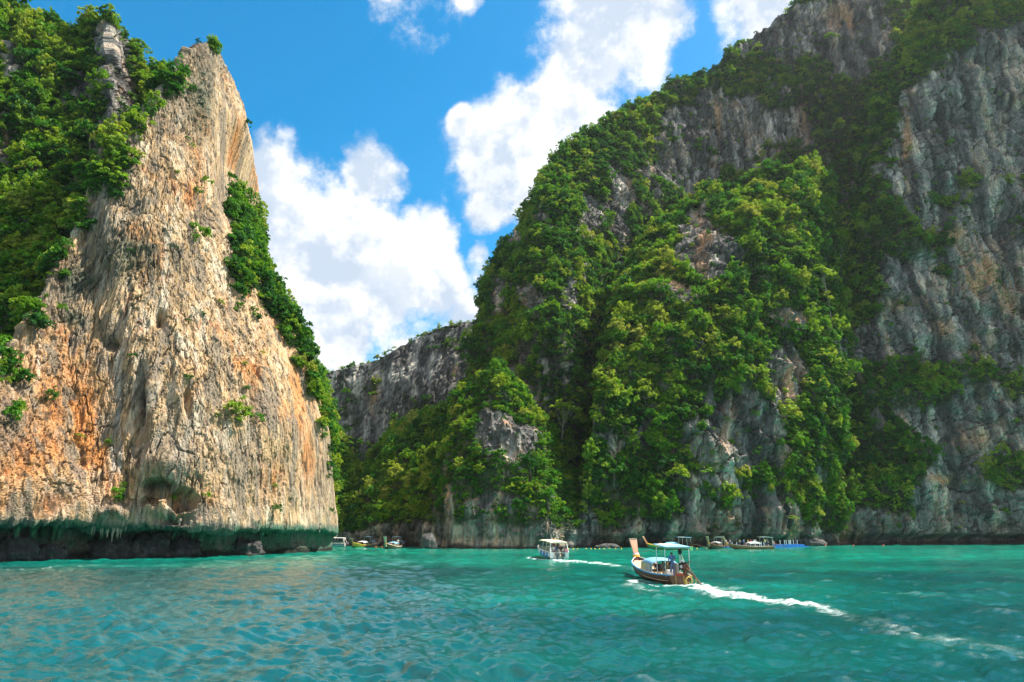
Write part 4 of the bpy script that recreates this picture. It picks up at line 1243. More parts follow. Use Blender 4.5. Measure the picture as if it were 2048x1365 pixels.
# ================================================================== boats: toolkit
class MB:
    def __init__(self):
        self.v = []; self.f = []
    def add(self, V, F):
        i = len(self.v)
        self.v.extend([tuple(map(float, q)) for q in V])
        self.f.extend([[i + k for k in q] for q in F])
        return self
    def box(self, c, s, rz=0.0, ry=0.0, rx=0.0, bevel=0.0):
        M = Euler((rx, ry, rz)).to_matrix()
        if bevel <= 0:
            V = [Vector(c) + M @ Vector((x * s[0] / 2, y * s[1] / 2, z * s[2] / 2)) for x in (-1, 1) for y in (-1, 1) for z in (-1, 1)]
            return self.add(V, [(0, 1, 3, 2), (4, 6, 7, 5), (0, 4, 5, 1), (2, 3, 7, 6), (0, 2, 6, 4), (1, 5, 7, 3)])
        bm = bmesh.new()
        bmesh.ops.create_cube(bm, size=1.0)
        bmesh.ops.scale(bm, vec=s, verts=bm.verts)
        bmesh.ops.bevel(bm, geom=bm.edges[:], offset=bevel, segments=2, affect='EDGES')
        V = [Vector(c) + M @ q.co for q in bm.verts]
        bm.verts.index_update()
        F = [[q.index for q in f.verts] for f in bm.faces]
        bm.free()
        return self.add(V, F)
    def tube(self, path, sides=6):
        path = [(*p[:3], p[3]) for p in path]
        V, F = tube_np([path], sides)
        n = len(path)
        self.add(V, [list(q) for q in F] + [list(range(sides))[::-1], [(n - 1) * sides + k for k in range(sides)]])
        return self
    def bar(self, a, b, r, sides=6):
        return self.tube([(*a, r), (*b, r)], sides)
    def loft(self, secs, cap=True, closed=False):
        m = len(secs[0]); V = [q for s in secs for q in s]; F = []
        for i in range(len(secs) - 1):
            for j in range(m if closed else m - 1):
                j2 = (j + 1) % m
                F.append((i * m + j, i * m + j2, (i + 1) * m + j2, (i + 1) * m + j))
        if cap:
            F.append(tuple(range(m))[::-1]); F.append(tuple((len(secs) - 1) * m + k for k in range(m)))
        return self.add(V, F)
    def torus(self, c, R, r, axis='z', n=14, k=6, sq=1.0):
        V = []; F = []
        for i in range(n):
            a = 2 * math.pi * i / n
            for j in range(k):
                b = 2 * math.pi * j / k
                x, y, z = (R + r * math.cos(b)) * math.cos(a), (R + r * math.cos(b)) * math.sin(a) * sq, r * math.sin(b)
                q = {'z': (x, y, z), 'x': (z, x, y), 'y': (x, z, y)}[axis]
                V.append((c[0] + q[0], c[1] + q[1], c[2] + q[2]))
        for i in range(n):
            for j in range(k):
                F.append((i * k + j, ((i + 1) % n) * k + j, ((i + 1) % n) * k + (j + 1) % k, i * k + (j + 1) % k))
        return self.add(V, F)
    def lathe(self, c, prof, n=12, axis='z'):
        V = []; F = []
        for (r, h) in prof:
            for i in range(n):
                a = 2 * math.pi * i / n
                q = (r * math.cos(a), r * math.sin(a), h)
                if axis == 'x': q = (h, r * math.cos(a), r * math.sin(a))
                V.append((c[0] + q[0], c[1] + q[1], c[2] + q[2]))
        for k in range(len(prof) - 1):
            for i in range(n):
                F.append((k * n + i, k * n + (i + 1) % n, (k + 1) * n + (i + 1) % n, (k + 1) * n + i))
        F.append(tuple(range(n))[::-1]); F.append(tuple((len(prof) - 1) * n + i for i in range(n)))
        return self.add(V, F)
    def mesh(self, name, mat):
        me = bpy.data.meshes.new(name)
        me.from_pydata(self.v, [], self.f)
        me.update()
        bm = bmesh.new(); bm.from_mesh(me)
        bmesh.ops.recalc_face_normals(bm, faces=bm.faces[:])
        bm.to_mesh(me); bm.free()
        me.materials.append(mat)
        return me
    def build(self, name, mat, parent=None, smooth=False):
        me = self.mesh(name, mat)
        if smooth:
            for p in me.polygons: p.use_smooth = True
        o = bpy.data.objects.new(name, me); COL.objects.link(o); o.parent = parent
        return o

def interp(x, tab):
    return float(np.interp(x, [t[0] for t in tab], [t[1] for t in tab]))

_mats = {}
def pm(name, col, rough=.5, metal=0., var=.12, scale=6., bump=0., spec=.5):
    if name not in _mats: _mats[name] = plain(name, col, rough, metal, var, scale, bump, spec)
    return _mats[name]

def wood(name, a, b):
    if name in _mats: return _mats[name]
    m, t, bs, out = new_mat(name)
    co = t.n('ShaderNodeTexCoord').outputs['Object']
    n = t.noise(t.mapping(co, (.6, 5, 9)), 1.6, 6, .65)
    t.link(t.mix(t.ramp(n, .3, .7), a, b), bs.inputs['Base Color'])
    bs.inputs['Roughness'].default_value = .38
    bn = t.n('ShaderNodeBump'); bn.inputs['Strength'].default_value = .3; bn.inputs['Distance'].default_value = .02
    t.link(n, bn.inputs['Height']); t.link(bn.outputs[0], bs.inputs['Normal'])
    _mats[name] = m
    return m

W_DARK = wood('varnished_dark_wood', (.075, .026, .012), (.17, .065, .028))
W_WARM = wood('warm_wood', (.25, .085, .035), (.38, .16, .07))
W_PALE = wood('pale_deck_wood', (.52, .36, .22), (.70, .55, .38))
W_GREY = wood('weathered_grey_wood', (.16, .14, .12), (.30, .27, .23))
W_STEM = wood('terracotta_stem', (.52, .22, .12), (.66, .33, .20))
M_WHITE = pm('white_paint', (.80, .80, .78), .45)
M_CREAM = pm('cream_paint', (.82, .70, .50), .5)
M_BLUE = pm('blue_gunwale_paint', (.08, .32, .58), .45)
M_TARP = pm('light_blue_tarpaulin', (.20, .46, .66), .6, scale=2.5, bump=.3)
M_BLACK = pm('black_iron', (.02, .02, .022), .5, .3)
M_IRON = pm('greasy_engine_iron', (.06, .05, .045), .45, .6, var=.5, scale=14)
M_RUST = pm('rusty_shaft', (.16, .075, .05), .6, .5, var=.4, scale=9)
M_ROPE = pm('yellow_rope', (.60, .42, .12), .9, var=.3, scale=30)
M_STEEL = pm('white_steel_tube', (.72, .72, .70), .35, .1)
M_GREENH = pm('green_hull_paint', (.10, .36, .16), .5, var=.25)
M_YELLOWH = pm('yellow_hull_paint', (.62, .34, .035), .5, var=.2)
M_GLASS = pm('green_tinted_window', (.05, .13, .13), .12, 0, .1)
M_ORANGE = pm('orange_cloth', (.80, .28, .03), .8)
M_YEL = pm('yellow_cloth', (.80, .58, .05), .8)
M_PINK = pm('pink_cloth', (.75, .30, .38), .8)
M_RED = pm('red_plastic', (.70, .10, .04), .45)
M_PLASTIC_BLUE = pm('blue_plastic_float', (.03, .25, .62), .4)
M_CURTAIN = pm('clear_plastic_curtain', (.42, .42, .40), .35, var=.25, scale=3)
M_CURTAINY = pm('yellow_side_curtain', (.55, .45, .24), .6, var=.3, scale=4)
M_ENG = pm('grey_outboard_cowl', (.10, .105, .11), .3, 0, .1)
M_SKYB = pm('pale_blue_hull_paint', (.30, .50, .62), .35, var=.15, scale=2)

# ------------------------------------------------------------------ long-tail boat
def longtail(name, label, group, loc, heading, L=10.5, B=1.18, hull=W_DARK, rim=M_BLUE, stem=W_STEM, canopy=M_TARP, fore=None, cabin=True, awning=True, engine=True, detail=True, stem_h=.82, deck=W_PALE, side=None, tail_up=False, parts_scale=1.0):
    root = empty(name, loc, math.atan2(heading[1], heading[0]))
    tag(root, label, 'boat', group)
    bt = [(0, .64), (.12, .82), (.3, .96), (.45, 1.0), (.62, 1.0), (.78, .94), (.88, .76), (.95, .46), (.985, .22), (1, .10)]
    st = [(0, .66), (.2, .56), (.45, .56), (.65, .66), (.8, .82), (.92, 1.02), (1, 1.24)]
    kt = [(0, -.28), (.6, -.32), (.8, -.2), (.92, .12), (1, .50)]
    def section(s, k=1.0, dz=0.0, bottom=None):
        b = B * interp(s, bt) * k; zs = interp(s, st) + dz; zk = interp(s, kt) if bottom is None else bottom
        x = s * L
        pts = []
        for q, h in ((1, 1), (.96, .72), (.82, .40), (.50, .14), (0, 0), (-.50, .14), (-.82, .40), (-.96, .72), (-1, 1)):
            pts.append((x + (.35 * (h) * max(0, s - .8) * 5 if s > .8 else 0), q * b, zk + (zs - zk) * h))
        return pts
    ss = np.linspace(0, 1, 25)
    cut = .62 if fore else 1.01
    h = MB(); h.loft([section(s) for s in ss if s <= cut + .001], cap=False)
    sec0 = section(0)
    hl = h.build('hull', hull, root, smooth=True)
    if fore:
        h2 = MB(); h2.loft([section(s) for s in ss if s >= cut - .03], cap=False)
        h2.build('bow_planking', fore, root, smooth=True)
    t = MB(); t.add(sec0, [tuple(range(9))]); t.build('transom', hull, root)
    # gunwale strip along each side
    for sd in (0, 8):
        g = MB(); path = [(*section(s)[sd], .055) for s in ss]
        g.tube([(p[0], p[1] * 1.01, p[2] + .01, p[3]) for p in path], 6); g.build('gunwale', rim, root, smooth=True)
        if detail:
            g = MB(); g.tube([(p[0], p[1] * .93, p[2] + .05, .035) for p in path], 5); g.build('rubbing_strake', M_CREAM, root, smooth=True)
    # deck boards
    nb = 7 if detail else 1
    for j in range(nb):
        d = MB(); secs = []
        for s in ss[1:-1]:
            b = B * interp(s, bt) * .93; z = interp(s, st) - (.34 if s < .72 else .34 - (s - .72) * 1.0)
            y0, y1 = -b + 2 * b * j / nb, -b + 2 * b * (j + .94) / nb
            secs.append([(s * L, y0, z), (s * L, y1, z), (s * L, y1, z - .04), (s * L, y0, z - .04)])
        d.loft(secs, closed=True); d.build('deck_plank', deck, root)
    # prow board, flaring upwards
    x0, z0 = L - .05, .55
    stem_secs = []
    for k, (tt, wd, th) in enumerate([(0, .10, .20), (.3, .15, .17), (.45, .17, .15), (.7, .23, .12), (1.0, .30, .10)]):
        z = z0 + tt * (1.3 + stem_h); x = x0 + .25 + tt * .95 + .25 * tt * tt
        stem_secs.append([(x - th, -wd, z), (x + th, -wd, z), (x + th, wd, z), (x - th, wd, z)])
    sm = MB(); sm.loft(stem_secs, closed=True); so = sm.build('prow_post', stem, root)
    for sgn in (0, 2):
        e = MB(); e.tube([((q[0][0] + q[1][0]) / 2, q[sgn][1] * 1.02, q[0][2], .035) for q in stem_secs[1:]], 5); e.build('edge_strip', M_CREAM, so)
    e = MB(); q = stem_secs[-1]; e.box(((q[0][0] + q[1][0]) / 2, 0, q[0][2] + .02), (.26, .64, .06)); e.build('edge_strip', M_CREAM, so)
    for k, (mt, dz) in enumerate(((M_ORANGE, 0), (M_YEL, .11), (M_WHITE, .20), (M_PINK, .28)) if detail else ((M_ORANGE, 0),)):
        g = MB(); z = z0 + .72 + dz; tt = .31 + dz * .3; x = x0 + .25 + tt * .95 + .25 * tt * tt
        g.torus((x, 0, z), .24 - .02 * k, .075, n=14, k=6); g.build('garland', mt, root, smooth=True)
    if cabin:
        xa, xb, wd, zt = .32 * L, .58 * L, B * .80, 1.50
        arch = []
        for x, zz in ((xa, zt - .08), (xa + .3, zt), ((xa + xb) / 2, zt + .05), (xb - .3, zt), (xb, zt - .12)):
            up = [(x, wd * math.cos(a) * 1.06, zz - .30 + .34 * math.sin(a)) for a in np.linspace(0, math.pi, 9)]
            dn = [(p[0], p[1] * .97, p[2] - .035) for p in up[::-1]]
            arch.append(up + dn)
        c = MB(); c.loft(arch, closed=True); c.build('canopy', canopy, root, smooth=True)
        for x in np.linspace(xa + .1, xb - .1, 4):
            for sg in (-1, 1):
                p = MB(); p.bar((x, sg * wd, .3), (x, sg * wd * 1.02, zt - .26), .028); p.build('canopy_post', M_STEEL, root)
        if detail:
            for sg in (-1, 1):
                for k in range(5):
                    x = xa + (xb - xa) * (k + .5) / 5
                    cu = MB(); n = 8
                    secs = [[(x - .40 + .80 * i / n, sg * (wd + .03 + .03 * math.sin(i * 1.9 + k)), zt - .26), (x - .40 + .80 * i / n, sg * (wd + .05 + .045 * math.sin(i * 1.9 + 1 + k)), .45)] for i in range(n + 1)]
                    cu.loft(secs, cap=False); cu.build('side_curtain', M_CURTAINY if k in (3, 4) else M_CURTAIN, root, smooth=True)
            for x in np.linspace(xa + .35, xb - .3, 3):
                b = MB(); b.box((x, 0, .62), (.32, wd * 1.8, .06)); b.build('bench', W_PALE, root)
            e = MB(); e.box((xa - .45, -.25, .62), (.45, .55, .38), bevel=.04); e.build('cool_box', M_WHITE, root)
    if awning:
        xa, xb, wd, zt = .05 * L, .235 * L, B * .74, 2.48
        for x in (xa, xb):
            for sg in (-1, 1):
                p = MB(); p.tube([(x, sg * wd, .5, .032), (x, sg * wd, zt - .12, .032), (x, sg * (wd - .08), zt, .032)], 6); p.build('awning_post', M_STEEL, root, smooth=True)
            p = MB(); p.bar((x, -wd + .08, zt), (x, wd - .08, zt), .03); p.build('cross_bar', M_STEEL, root)
        p = MB(); p.box(((xa + xb) / 2 + .15, 0, zt + .10), (xb - xa + 1.0, 2 * wd + .1, .05), ry=-.03, bevel=.015); aw = p.build('awning', canopy, root)
        p = MB(); p.box(((xa + xb) / 2 + .65, .2, zt + .155), (1.2, wd * 1.2, .035), ry=-.03); p.build('roof_board', M_WHITE, aw)
        if detail:
            p = MB(); p.box((xa + .3, -.32, zt - .28), (.26, .24, .42), bevel=.07); p.build('hanging_bag', M_BLACK, root)
            p = MB(); p.bar((xa + .3, -.42, zt - .45), (xa + .1, -.5, 1.5), .03); p.build('stay', M_CREAM, root)
    if engine:
        ex = .02 * L; ey = -.42
        p = MB(); p.box((ex, ey, .78), (.26, .28, .42), bevel=.03); p.build('engine_mount', W_DARK, root)
        e = MB(); e.box((ex + .22, ey, 1.16), (.85, .42, .36), bevel=.05); e.box((ex + .12, ey, 1.42), (.55, .30, .24), bevel=.04)
        eng = e.build('engine', M_IRON, root)
        if detail:
            for k in range(4):
                q = MB(); q.lathe((ex - .10 + .17 * k, ey + .1, 1.52), [(.045, 0), (.05, .1), (.025, .15)], 8); q.build('cylinder_head', M_STEEL, eng)
            q = MB(); q.lathe((ex - .26, ey, 1.18), [(.06, -.06), (.22, -.05), (.22, .05), (.06, .06)], 14, axis='x'); q.build('flywheel', M_RUST, eng)
            q = MB(); q.tube([(ex + .3, ey - .22, 1.35, .03), (ex + .2, ey - .32, 1.5, .03), (ex - .2, ey - .32, 1.58, .035)], 7); q.build('exhaust_pipe', M_RUST, eng, smooth=True)
            q = MB(); q.box((ex + .58, ey, 1.2), (.12, .46, .46), bevel=.02); q.build('radiator', M_BLACK, eng)
            q = MB(); q.box((ex + .05, ey + .24, 1.22), (.3, .14, .2), bevel=.03); q.build('carburettor', M_STEEL, eng)
            q = MB(); q.tube([(ex + .6, ey + .12, 1.3, .025), (ex + 1.1, -.12, 1.38, .022), (ex + 1.5, -.1, 1.42, .022)], 6); q.build('tiller', M_STEEL, eng)
        sh = MB(); e1 = (-3.7, ey - .1, .42 if tail_up else -.15)
        sh.tube([(ex - .2, ey, 1.14, .085), (-.8, ey, .92 if not tail_up else 1.1, .07), (-1.8, ey - .05, .58 if not tail_up else .85, .05), (*e1, .035)], 7)
        shf = sh.build('propeller_shaft', M_RUST, root, smooth=True)
        pr = MB()
        for k in range(3):
            a = k * 2.094; pr.box((e1[0], e1[1] + .09 * math.cos(a), e1[2] + .09 * math.sin(a)), (.02, .16, .07), rx=a, ry=.4)
        pr.build('propeller', M_IRON, shf)
        if detail:
            sp = MB(); sp.bar((ex, ey - .1, 1.5), (-1.7, ey - .05, .68), .018, 5); sp.build('shaft_brace', M_RUST, shf)
    if detail:
        for k, (y, R) in enumerate(((-.62, .34), (-.45, .26))):
            r = MB(); r.torus((-.08 - .05 * k, y - .1, .30), R, .035, axis='x', n=18, k=6); r.build('rope_loop', M_ROPE, root, smooth=True)
        r = MB(); r.torus((-.12, -.45, .02), .20, .035, axis='x', n=16, k=6); r.build('rope_loop', M_ROPE, root, smooth=True)
        for y in (.35, -.22, -.75):
            r = MB(); r.tube([(-.02, y, .66, .025), (-.05, y + .01, .4, .025), (-.03, y - .01, -.1, .025)], 5); r.build('hanging_rope', M_ROPE, root)
        b = MB(); b.box((.30, -.12, .66), (.36, .62, .18), bevel=.03); b.build('fuel_tray', M_RED, root)
        b = MB(); b.lathe((.75, .42, .42), [(.12, 0), (.13, .28), (.05, .34), (.04, .4)], 10); b.build('fuel_can', M_WHITE, root)
        for j, z in enumerate((.10, .36, .60)):
            for sg in (-1, 1):
                secs = []
                for s in ss[:-3]:
                    q = section(s); zz = z
                    hfr = np.clip((zz - interp(s, kt)) / (interp(s, st) - interp(s, kt)), .15, .97)
                    yy = B * interp(s, bt) * np.interp(hfr, [0, .14, .40, .72, 1], [0, .5, .82, .96, 1])
                    secs.append((s * L, sg * (yy + .006), zz))
                r = MB(); r.tube([(*p, .012) for p in secs], 4); r.build('plank_seam', W_DARK, hl)
    return root

# ------------------------------------------------------------------ passenger speedboat
def speedboat(name, label, loc, heading, L=8.6, B=1.35, lower=M_SKYB, stripe=None, engines=2, antennas=True, full=True):
    root = empty(name, loc, math.atan2(heading[1], heading[0]))
    tag(root, label, 'boat')
    bt = [(0, .95), (.3, 1.0), (.55, 1.0), (.75, .86), (.9, .52), (1, .04)]
    st = [(0, .92), (.4, 1.0), (.7, 1.18), (1, 1.50)]
    kt = [(0, -.35), (.6, -.3), (.85, .1), (1, .95)]
    ct = [(0, .30), (.6, .36), (.85, .62), (1, 1.2)]
    ss = np.linspace(0, 1, 17)
    lowp, upp = [], []
    for s in ss:
        b = B * interp(s, bt); x = s * L; zk, zc, zs = interp(s, kt), interp(s, ct), interp(s, st)
        lowp.append([(x, .9 * b, zc), (x, .62 * b, zk + .5 * (zc - zk)), (x, 0, zk), (x, -.62 * b, zk + .5 * (zc - zk)), (x, -.9 * b, zc)])
        upp.append([(x, b * .9, zc), (x + .1 * s, b, zs - .08), (x + .1 * s, b * .97, zs), (x + .1 * s, b * .86, zs), (x + .1 * s, b * .84, zs - .5 * (1 - .5 * s))])
    m = MB(); m.loft(lowp); m.build('hull', lower, root, smooth=False)
    for sg in (1, -1):
        m = MB(); m.loft([[(p[0], p[1] * sg, p[2]) for p in q] for q in upp], cap=False); m.build('topside', M_WHITE, root, smooth=True)
        m = MB(); m.tube([(q[1][0], q[1][1] * sg * 1.015, q[1][2] - .02, .04) for q in upp], 6); m.build('rub_rail', pm('grey_rubber', (.25, .27, .28), .6), root)
        if stripe:
            m = MB(); m.loft([[(q[0][0], (q[0][1] + .38 * (q[1][1] - q[0][1])) * sg * 1.012, q[0][2] + .22 * (q[1][2] - q[0][2])), (q[0][0], (q[0][1] + .72 * (q[1][1] - q[0][1])) * sg * 1.012, q[0][2] + .62 * (q[1][2] - q[0][2]))] for q in upp[:-2]], cap=False)
            m.build('stripe', stripe, root)
    d = MB(); d.loft([[(s * L, B * interp(s, bt) * .86, .50 + .35 * s), (s * L, -B * interp(s, bt) * .86, .50 + .35 * s)] for s in ss[:-1]], cap=False); d.build('deck', M_CREAM, root)
    f = MB(); f.loft([[(s * L, B * interp(s, bt) * .9, interp(s, st) - .03), (s * L, 0, interp(s, st) + .08), (s * L, -B * interp(s, bt) * .9, interp(s, st) - .03)] for s in ss[11:]], cap=False); f.build('foredeck', M_WHITE, root)
    tr = MB()
    tr.box((-.03, B * .74, .55), (.07, B * .42, .75)); tr.box((-.03, -B * .74, .55), (.07, B * .42, .75)); tr.box((-.03, 0, .30), (.07, B * 1.2, .35))
    tr.build('transom', M_WHITE, root)
    # hard top with raked pillars and side windows
    xa, xb, wd, zt = .04 * L, .66 * L, B * .86, 2.22
    r = MB(); secs = []
    for x, dz in ((xa - .15, -.03), (xa + .3, .02), ((xa + xb) / 2, .06), (xb - .3, .0), (xb + .1, -.10)):
        secs.append([(x, -wd, zt + dz), (x, -wd * .6, zt + dz + .07), (x, wd * .6, zt + dz + .07), (x, wd, zt + dz), (x, wd, zt + dz - .09), (x, -wd, zt + dz - .09)])
    r.loft(secs, closed=True); rf = r.build('hard_top', M_CREAM if full else M_WHITE, root)
    for sg in (-1, 1):
        p = MB(); p.tube([(-.05, sg * B * .93, .9, .07), (xa + .15, sg * wd * .97, zt - .05, .055)], 6); p.build('raked_pillar', M_WHITE, root)
        for x in (.22 * L, .42 * L):
            p = MB(); p.bar((x + .25, sg * B * .93, 1.0), (x, sg * wd, zt - .05), .035); p.build('pillar', M_WHITE, root)
        for x0, x1 in ((.05 * L, .22 * L), (.235 * L, .42 * L), (.435 * L, .60 * L)):
            g = MB(); g.loft([[(x0 + .25, sg * B * .945, 1.03), (x0 + .12, sg * B * .91, 1.52)], [(x1 + .22, sg * B * .945, 1.06), (x1 + .10, sg * B * .91, 1.54)]], cap=False)
            g.build('side_window', M_GLASS, root)
    ws = MB(); ws.loft([[(xb + .65, y, 1.28 - .1 * abs(y)), (xb + .05, y * .9, zt - .08)] for y in np.linspace(-wd, wd, 7)], cap=False); ws.build('windscreen', M_GLASS, root)
    if antennas:
        for sg in (-1, 1):
            a = MB(); a.tube([(.25 * L, sg * .42, zt + .08, .028), (.22 * L, sg * .62, zt + 1.05, .016)], 5); a.build('antenna', M_WHITE, rf)
            a = MB(); a.tube([(.3 * L, sg * .22, zt + .08, .035), (.3 * L, sg * .22, zt + .48, .03)], 6); a.build('light_mast', M_WHITE, rf)
        a = MB(); a.lathe((.28 * L, 0, zt + .1), [(.10, 0), (.10, .12), (.05, .26)], 10); a.build('beacon', M_ORANGE, rf)
    for k in range(engines):
        y = (k - (engines - 1) / 2) * .78
        e = MB(); e.loft([[(-.62 + dx, y + dy * w_, z) for dx, dy in ((0, -.20), (.16, -.26), (.42, -.24), (.55, -.14), (.55, .14), (.42, .24), (.16, .26), (0, .20))] for z, w_ in ((.42, .8), (.55, 1), (.95, 1), (1.10, .85), (1.18, .5))], closed=True)
        en = e.build('outboard_motor', M_ENG, root)
        q = MB(); q.loft([[(-.625 + dx, y + dy, z) for dx, dy in ((0, -.21), (.16, -.27), (.42, -.25), (.56, -.15), (.56, .15), (.42, .25), (.16, .27), (0, .21))] for z in (.90, .95)], closed=True); q.build('cowl_band', M_WHITE, en)
        q = MB(); q.box((-.30, y, .05), (.22, .14, .9), bevel=.03); q.box((-.40, y, -.25), (.5, .3, .03)); q.build('drive_leg', M_ENG, en)
    for sg, xs in ((1, (.14, .30, .46)),) if full else ():
        for s in xs:
            z = interp(s, st)
            e = MB(); e.lathe((s * L, sg * B * 1.06, z - .75), [(.03, 0), (.11, .08), (.12, .3), (.11, .55), (.03, .62)], 10); fe = e.build('fender', M_PLASTIC_BLUE, root, smooth=True)
            e = MB(); e.bar((s * L, sg * B * 1.05, z - .15), (s * L, sg * B * .95, z + .02), .012, 4); e.build('lanyard', M_ROPE, fe)
    for x in (.10, .24, .38):
        for sg in (-1, 1):
            b = MB(); b.box((x * L + .3, sg * B * .5, .80), (.5, B * .62, .12), bevel=.03); b.box((x * L + .55, sg * B * .5, 1.02), (.1, B * .62, .42), bevel=.03); b.build('seat', pm('white_vinyl', (.75, .74, .70), .5), root)
    return root

# ================================================================== people
BONES = {
    'stand': dict(
        pts=dict(pelvis=(0, 0, .93), waist=(0, 0, 1.08), chest=(0, 0, 1.30), collar=(0, 0, 1.43), neck=(0, 0, 1.50), head=(0.015, 0, 1.59), crown=(0.01, 0, 1.68),
                 shL=(0, .17, 1.40), elL=(-.02, .235, 1.13), haL=(.06, .25, .90), fiL=(.08, .245, .82), shR=(0, -.17, 1.40), elR=(-.03, -.24, 1.13), haR=(.07, -.24, .91), fiR=(.09, -.235, .83),
                 hipL=(0, .09, .88), knL=(.03, .10, .49), anL=(-.01, .11, .09), toL=(.15, .13, .035), hipR=(0, -.09, .88), knR=(.02, -.10, .49), anR=(-.02, -.11, .09), toR=(.14, -.13, .035))),
    'reach': dict(pts=dict(elR=(.16, -.30, 1.25), haR=(.34, -.30, 1.12), fiR=(.42, -.29, 1.10), elL=(-.04, .25, 1.14), haL=(.02, .26, .91), fiL=(.03, .255, .83))),
    'point': dict(pts=dict(elL=(.16, .22, 1.28), haL=(.36, .12, 1.42), fiL=(.43, .10, 1.47), elR=(.10, -.26, 1.20), haR=(.28, -.12, 1.30), fiR=(.34, -.07, 1.33))),
    'sit': dict(pts=dict(pelvis=(0, 0, .10), waist=(-.01, 0, .25), chest=(.01, 0, .47), collar=(.02, 0, .60), neck=(.03, 0, .67), head=(.05, 0, .76), crown=(.05, 0, .85),
                         shL=(.02, .17, .57), elL=(.03, .235, .32), haL=(.24, .16, .24), fiL=(.31, .13, .23), shR=(.02, -.17, .57), elR=(.03, -.235, .32), haR=(.24, -.16, .24), fiR=(.31, -.13, .23),
                         hipL=(.02, .09, .08), knL=(.44, .12, .10), anL=(.46, .12, -.32), toL=(.60, .14, -.37), hipR=(.02, -.09, .08), knR=(.44, -.12, .10), anR=(.46, -.12, -.32), toR=(.60, -.14, -.37)))}
EDGES = [('pelvis', 'waist'), ('waist', 'chest'), ('chest', 'collar'), ('collar', 'neck'), ('neck', 'head'), ('head', 'crown'),
         ('collar', 'shL'), ('shL', 'elL'), ('elL', 'haL'), ('haL', 'fiL'), ('collar', 'shR'), ('shR', 'elR'), ('elR', 'haR'), ('haR', 'fiR'),
         ('pelvis', 'hipL'), ('hipL', 'knL'), ('knL', 'anL'), ('anL', 'toL'), ('pelvis', 'hipR'), ('hipR', 'knR'), ('knR', 'anR'), ('anR', 'toR')]
RAD = dict(pelvis=(.15, .115), waist=(.135, .10), chest=(.155, .11), collar=(.09, .08), neck=(.052, .055), head=(.075, .092), crown=(.058, .068), sh=(.065, .065), el=(.043, .043), ha=(.032, .028), fi=(.03, .018), hip=(.088, .088), kn=(.058, .058), an=(.042, .042), to=(.042, .03))
REGION = {('neck', 'head'): 'head', ('head', 'crown'): 'head', ('collar', 'neck'): 'skin', ('elL', 'haL'): 'skin', ('haL', 'fiL'): 'skin', ('elR', 'haR'): 'skin', ('haR', 'fiR'): 'skin',
          ('pelvis', 'hipL'): 'legs', ('pelvis', 'hipR'): 'legs', ('hipL', 'knL'): 'legs', ('hipR', 'knR'): 'legs', ('knL', 'anL'): 'shin', ('knR', 'anR'): 'shin', ('anL', 'toL'): 'foot', ('anR', 'toR'): 'foot'}

def seg_dist(p, a, b):
    ab = b - a
    t = max(0.0, min(1.0, (p - a).dot(ab) / max(ab.length_squared, 1e-9)))
    return (p - a - ab * t).length

def body_mesh(pose, fingers=False):
    pts = dict(BONES['stand']['pts'])
    pts.update(BONES[pose]['pts'])
    names = list(pts); idx = {n: i for i, n in enumerate(names)}
    V = [pts[n] for n in names]; E = [(idx[a], idx[b]) for a, b in EDGES]
    R = [RAD.get(n, RAD.get(n[:2], RAD.get(n[:3], (.05, .05)))) for n in names]
    me = bpy.data.meshes.new('skeleton'); me.from_pydata(V, E, [])
    o = bpy.data.objects.new('skeleton', me); COL.objects.link(o)
    sk = o.modifiers.new('skin', 'SKIN'); sk.use_smooth_shade = True
    for i, n in enumerate(names):
        d = me.skin_vertices[0].data[i]; d.radius = R[i]; d.use_root = (n == 'pelvis')
    sb = o.modifiers.new('sub', 'SUBSURF'); sb.levels = 1; sb.render_levels = 1
    dg = bpy.context.evaluated_depsgraph_get()
    out = bpy.data.meshes.new_from_object(o.evaluated_get(dg))
    bpy.data.objects.remove(o)
    if fingers:
        bm = bmesh.new(); bm.from_mesh(out)
        for s, sg in (('L', 1), ('R', -1)):
            h, f = Vector(pts['ha' + s]), Vector(pts['fi' + s])
            ax = (f - h).normalized(); sd = ax.cross(Vector((1, 0, .2))).normalized() * sg
            fw = ax.cross(sd).normalized()
            for k, ln in enumerate((.068, .078, .074, .058)):
                a = f + sd * (.011 - .0) * 0 + fw * (-.027 + .018 * k)
                b = a + ax * ln * .55; c = b + (ax * .8 + sd * -.45).normalized() * ln * .5
                Vt, Ft = tube_np([[(*a, .009), (*b, .0085), (*c, .006)]], 5)
                vs = [bm.verts.new(q) for q in Vt]
                for q in Ft: bm.faces.new([vs[z] for z in q])
            a = h + fw * -.03; b = a + (ax * .5 - fw * .7).normalized() * .035; c = b + ax * .03
            Vt, Ft = tube_np([[(*a, .011), (*b, .010), (*c, .007)]], 5)
            vs = [bm.verts.new(q) for q in Vt]
            for q in Ft: bm.faces.new([vs[z] for z in q])
        # nose and ears
        hd = Vector(pts['head'])
        bmesh.ops.create_icosphere(bm, subdivisions=1, radius=.016, matrix=Matrix.Translation(hd + Vector((.092, 0, .0))))
        for sg in (1, -1):
            bmesh.ops.create_icosphere(bm, subdivisions=1, radius=.022, matrix=Matrix.Translation(hd + Vector((.0, .078 * sg, .005))))
        bm.to_mesh(out); bm.free()
    seg = [(Vector(pts[a]), Vector(pts[b]), REGION.get((a, b), 'torso')) for a, b in EDGES]
    reg = []
    for p in out.polygons:
        c = Vector(p.center)
        r = min(seg, key=lambda s: seg_dist(c, s[0], s[1]))[2]
        if r == 'head':
            h = Vector(pts['head'])
            r = 'hair' if (c.z > h.z + .055 or (c.x < h.x - .02 and c.z > h.z - .05)) else 'skin'
        reg.append(r)
        p.use_smooth = True
    return out, reg

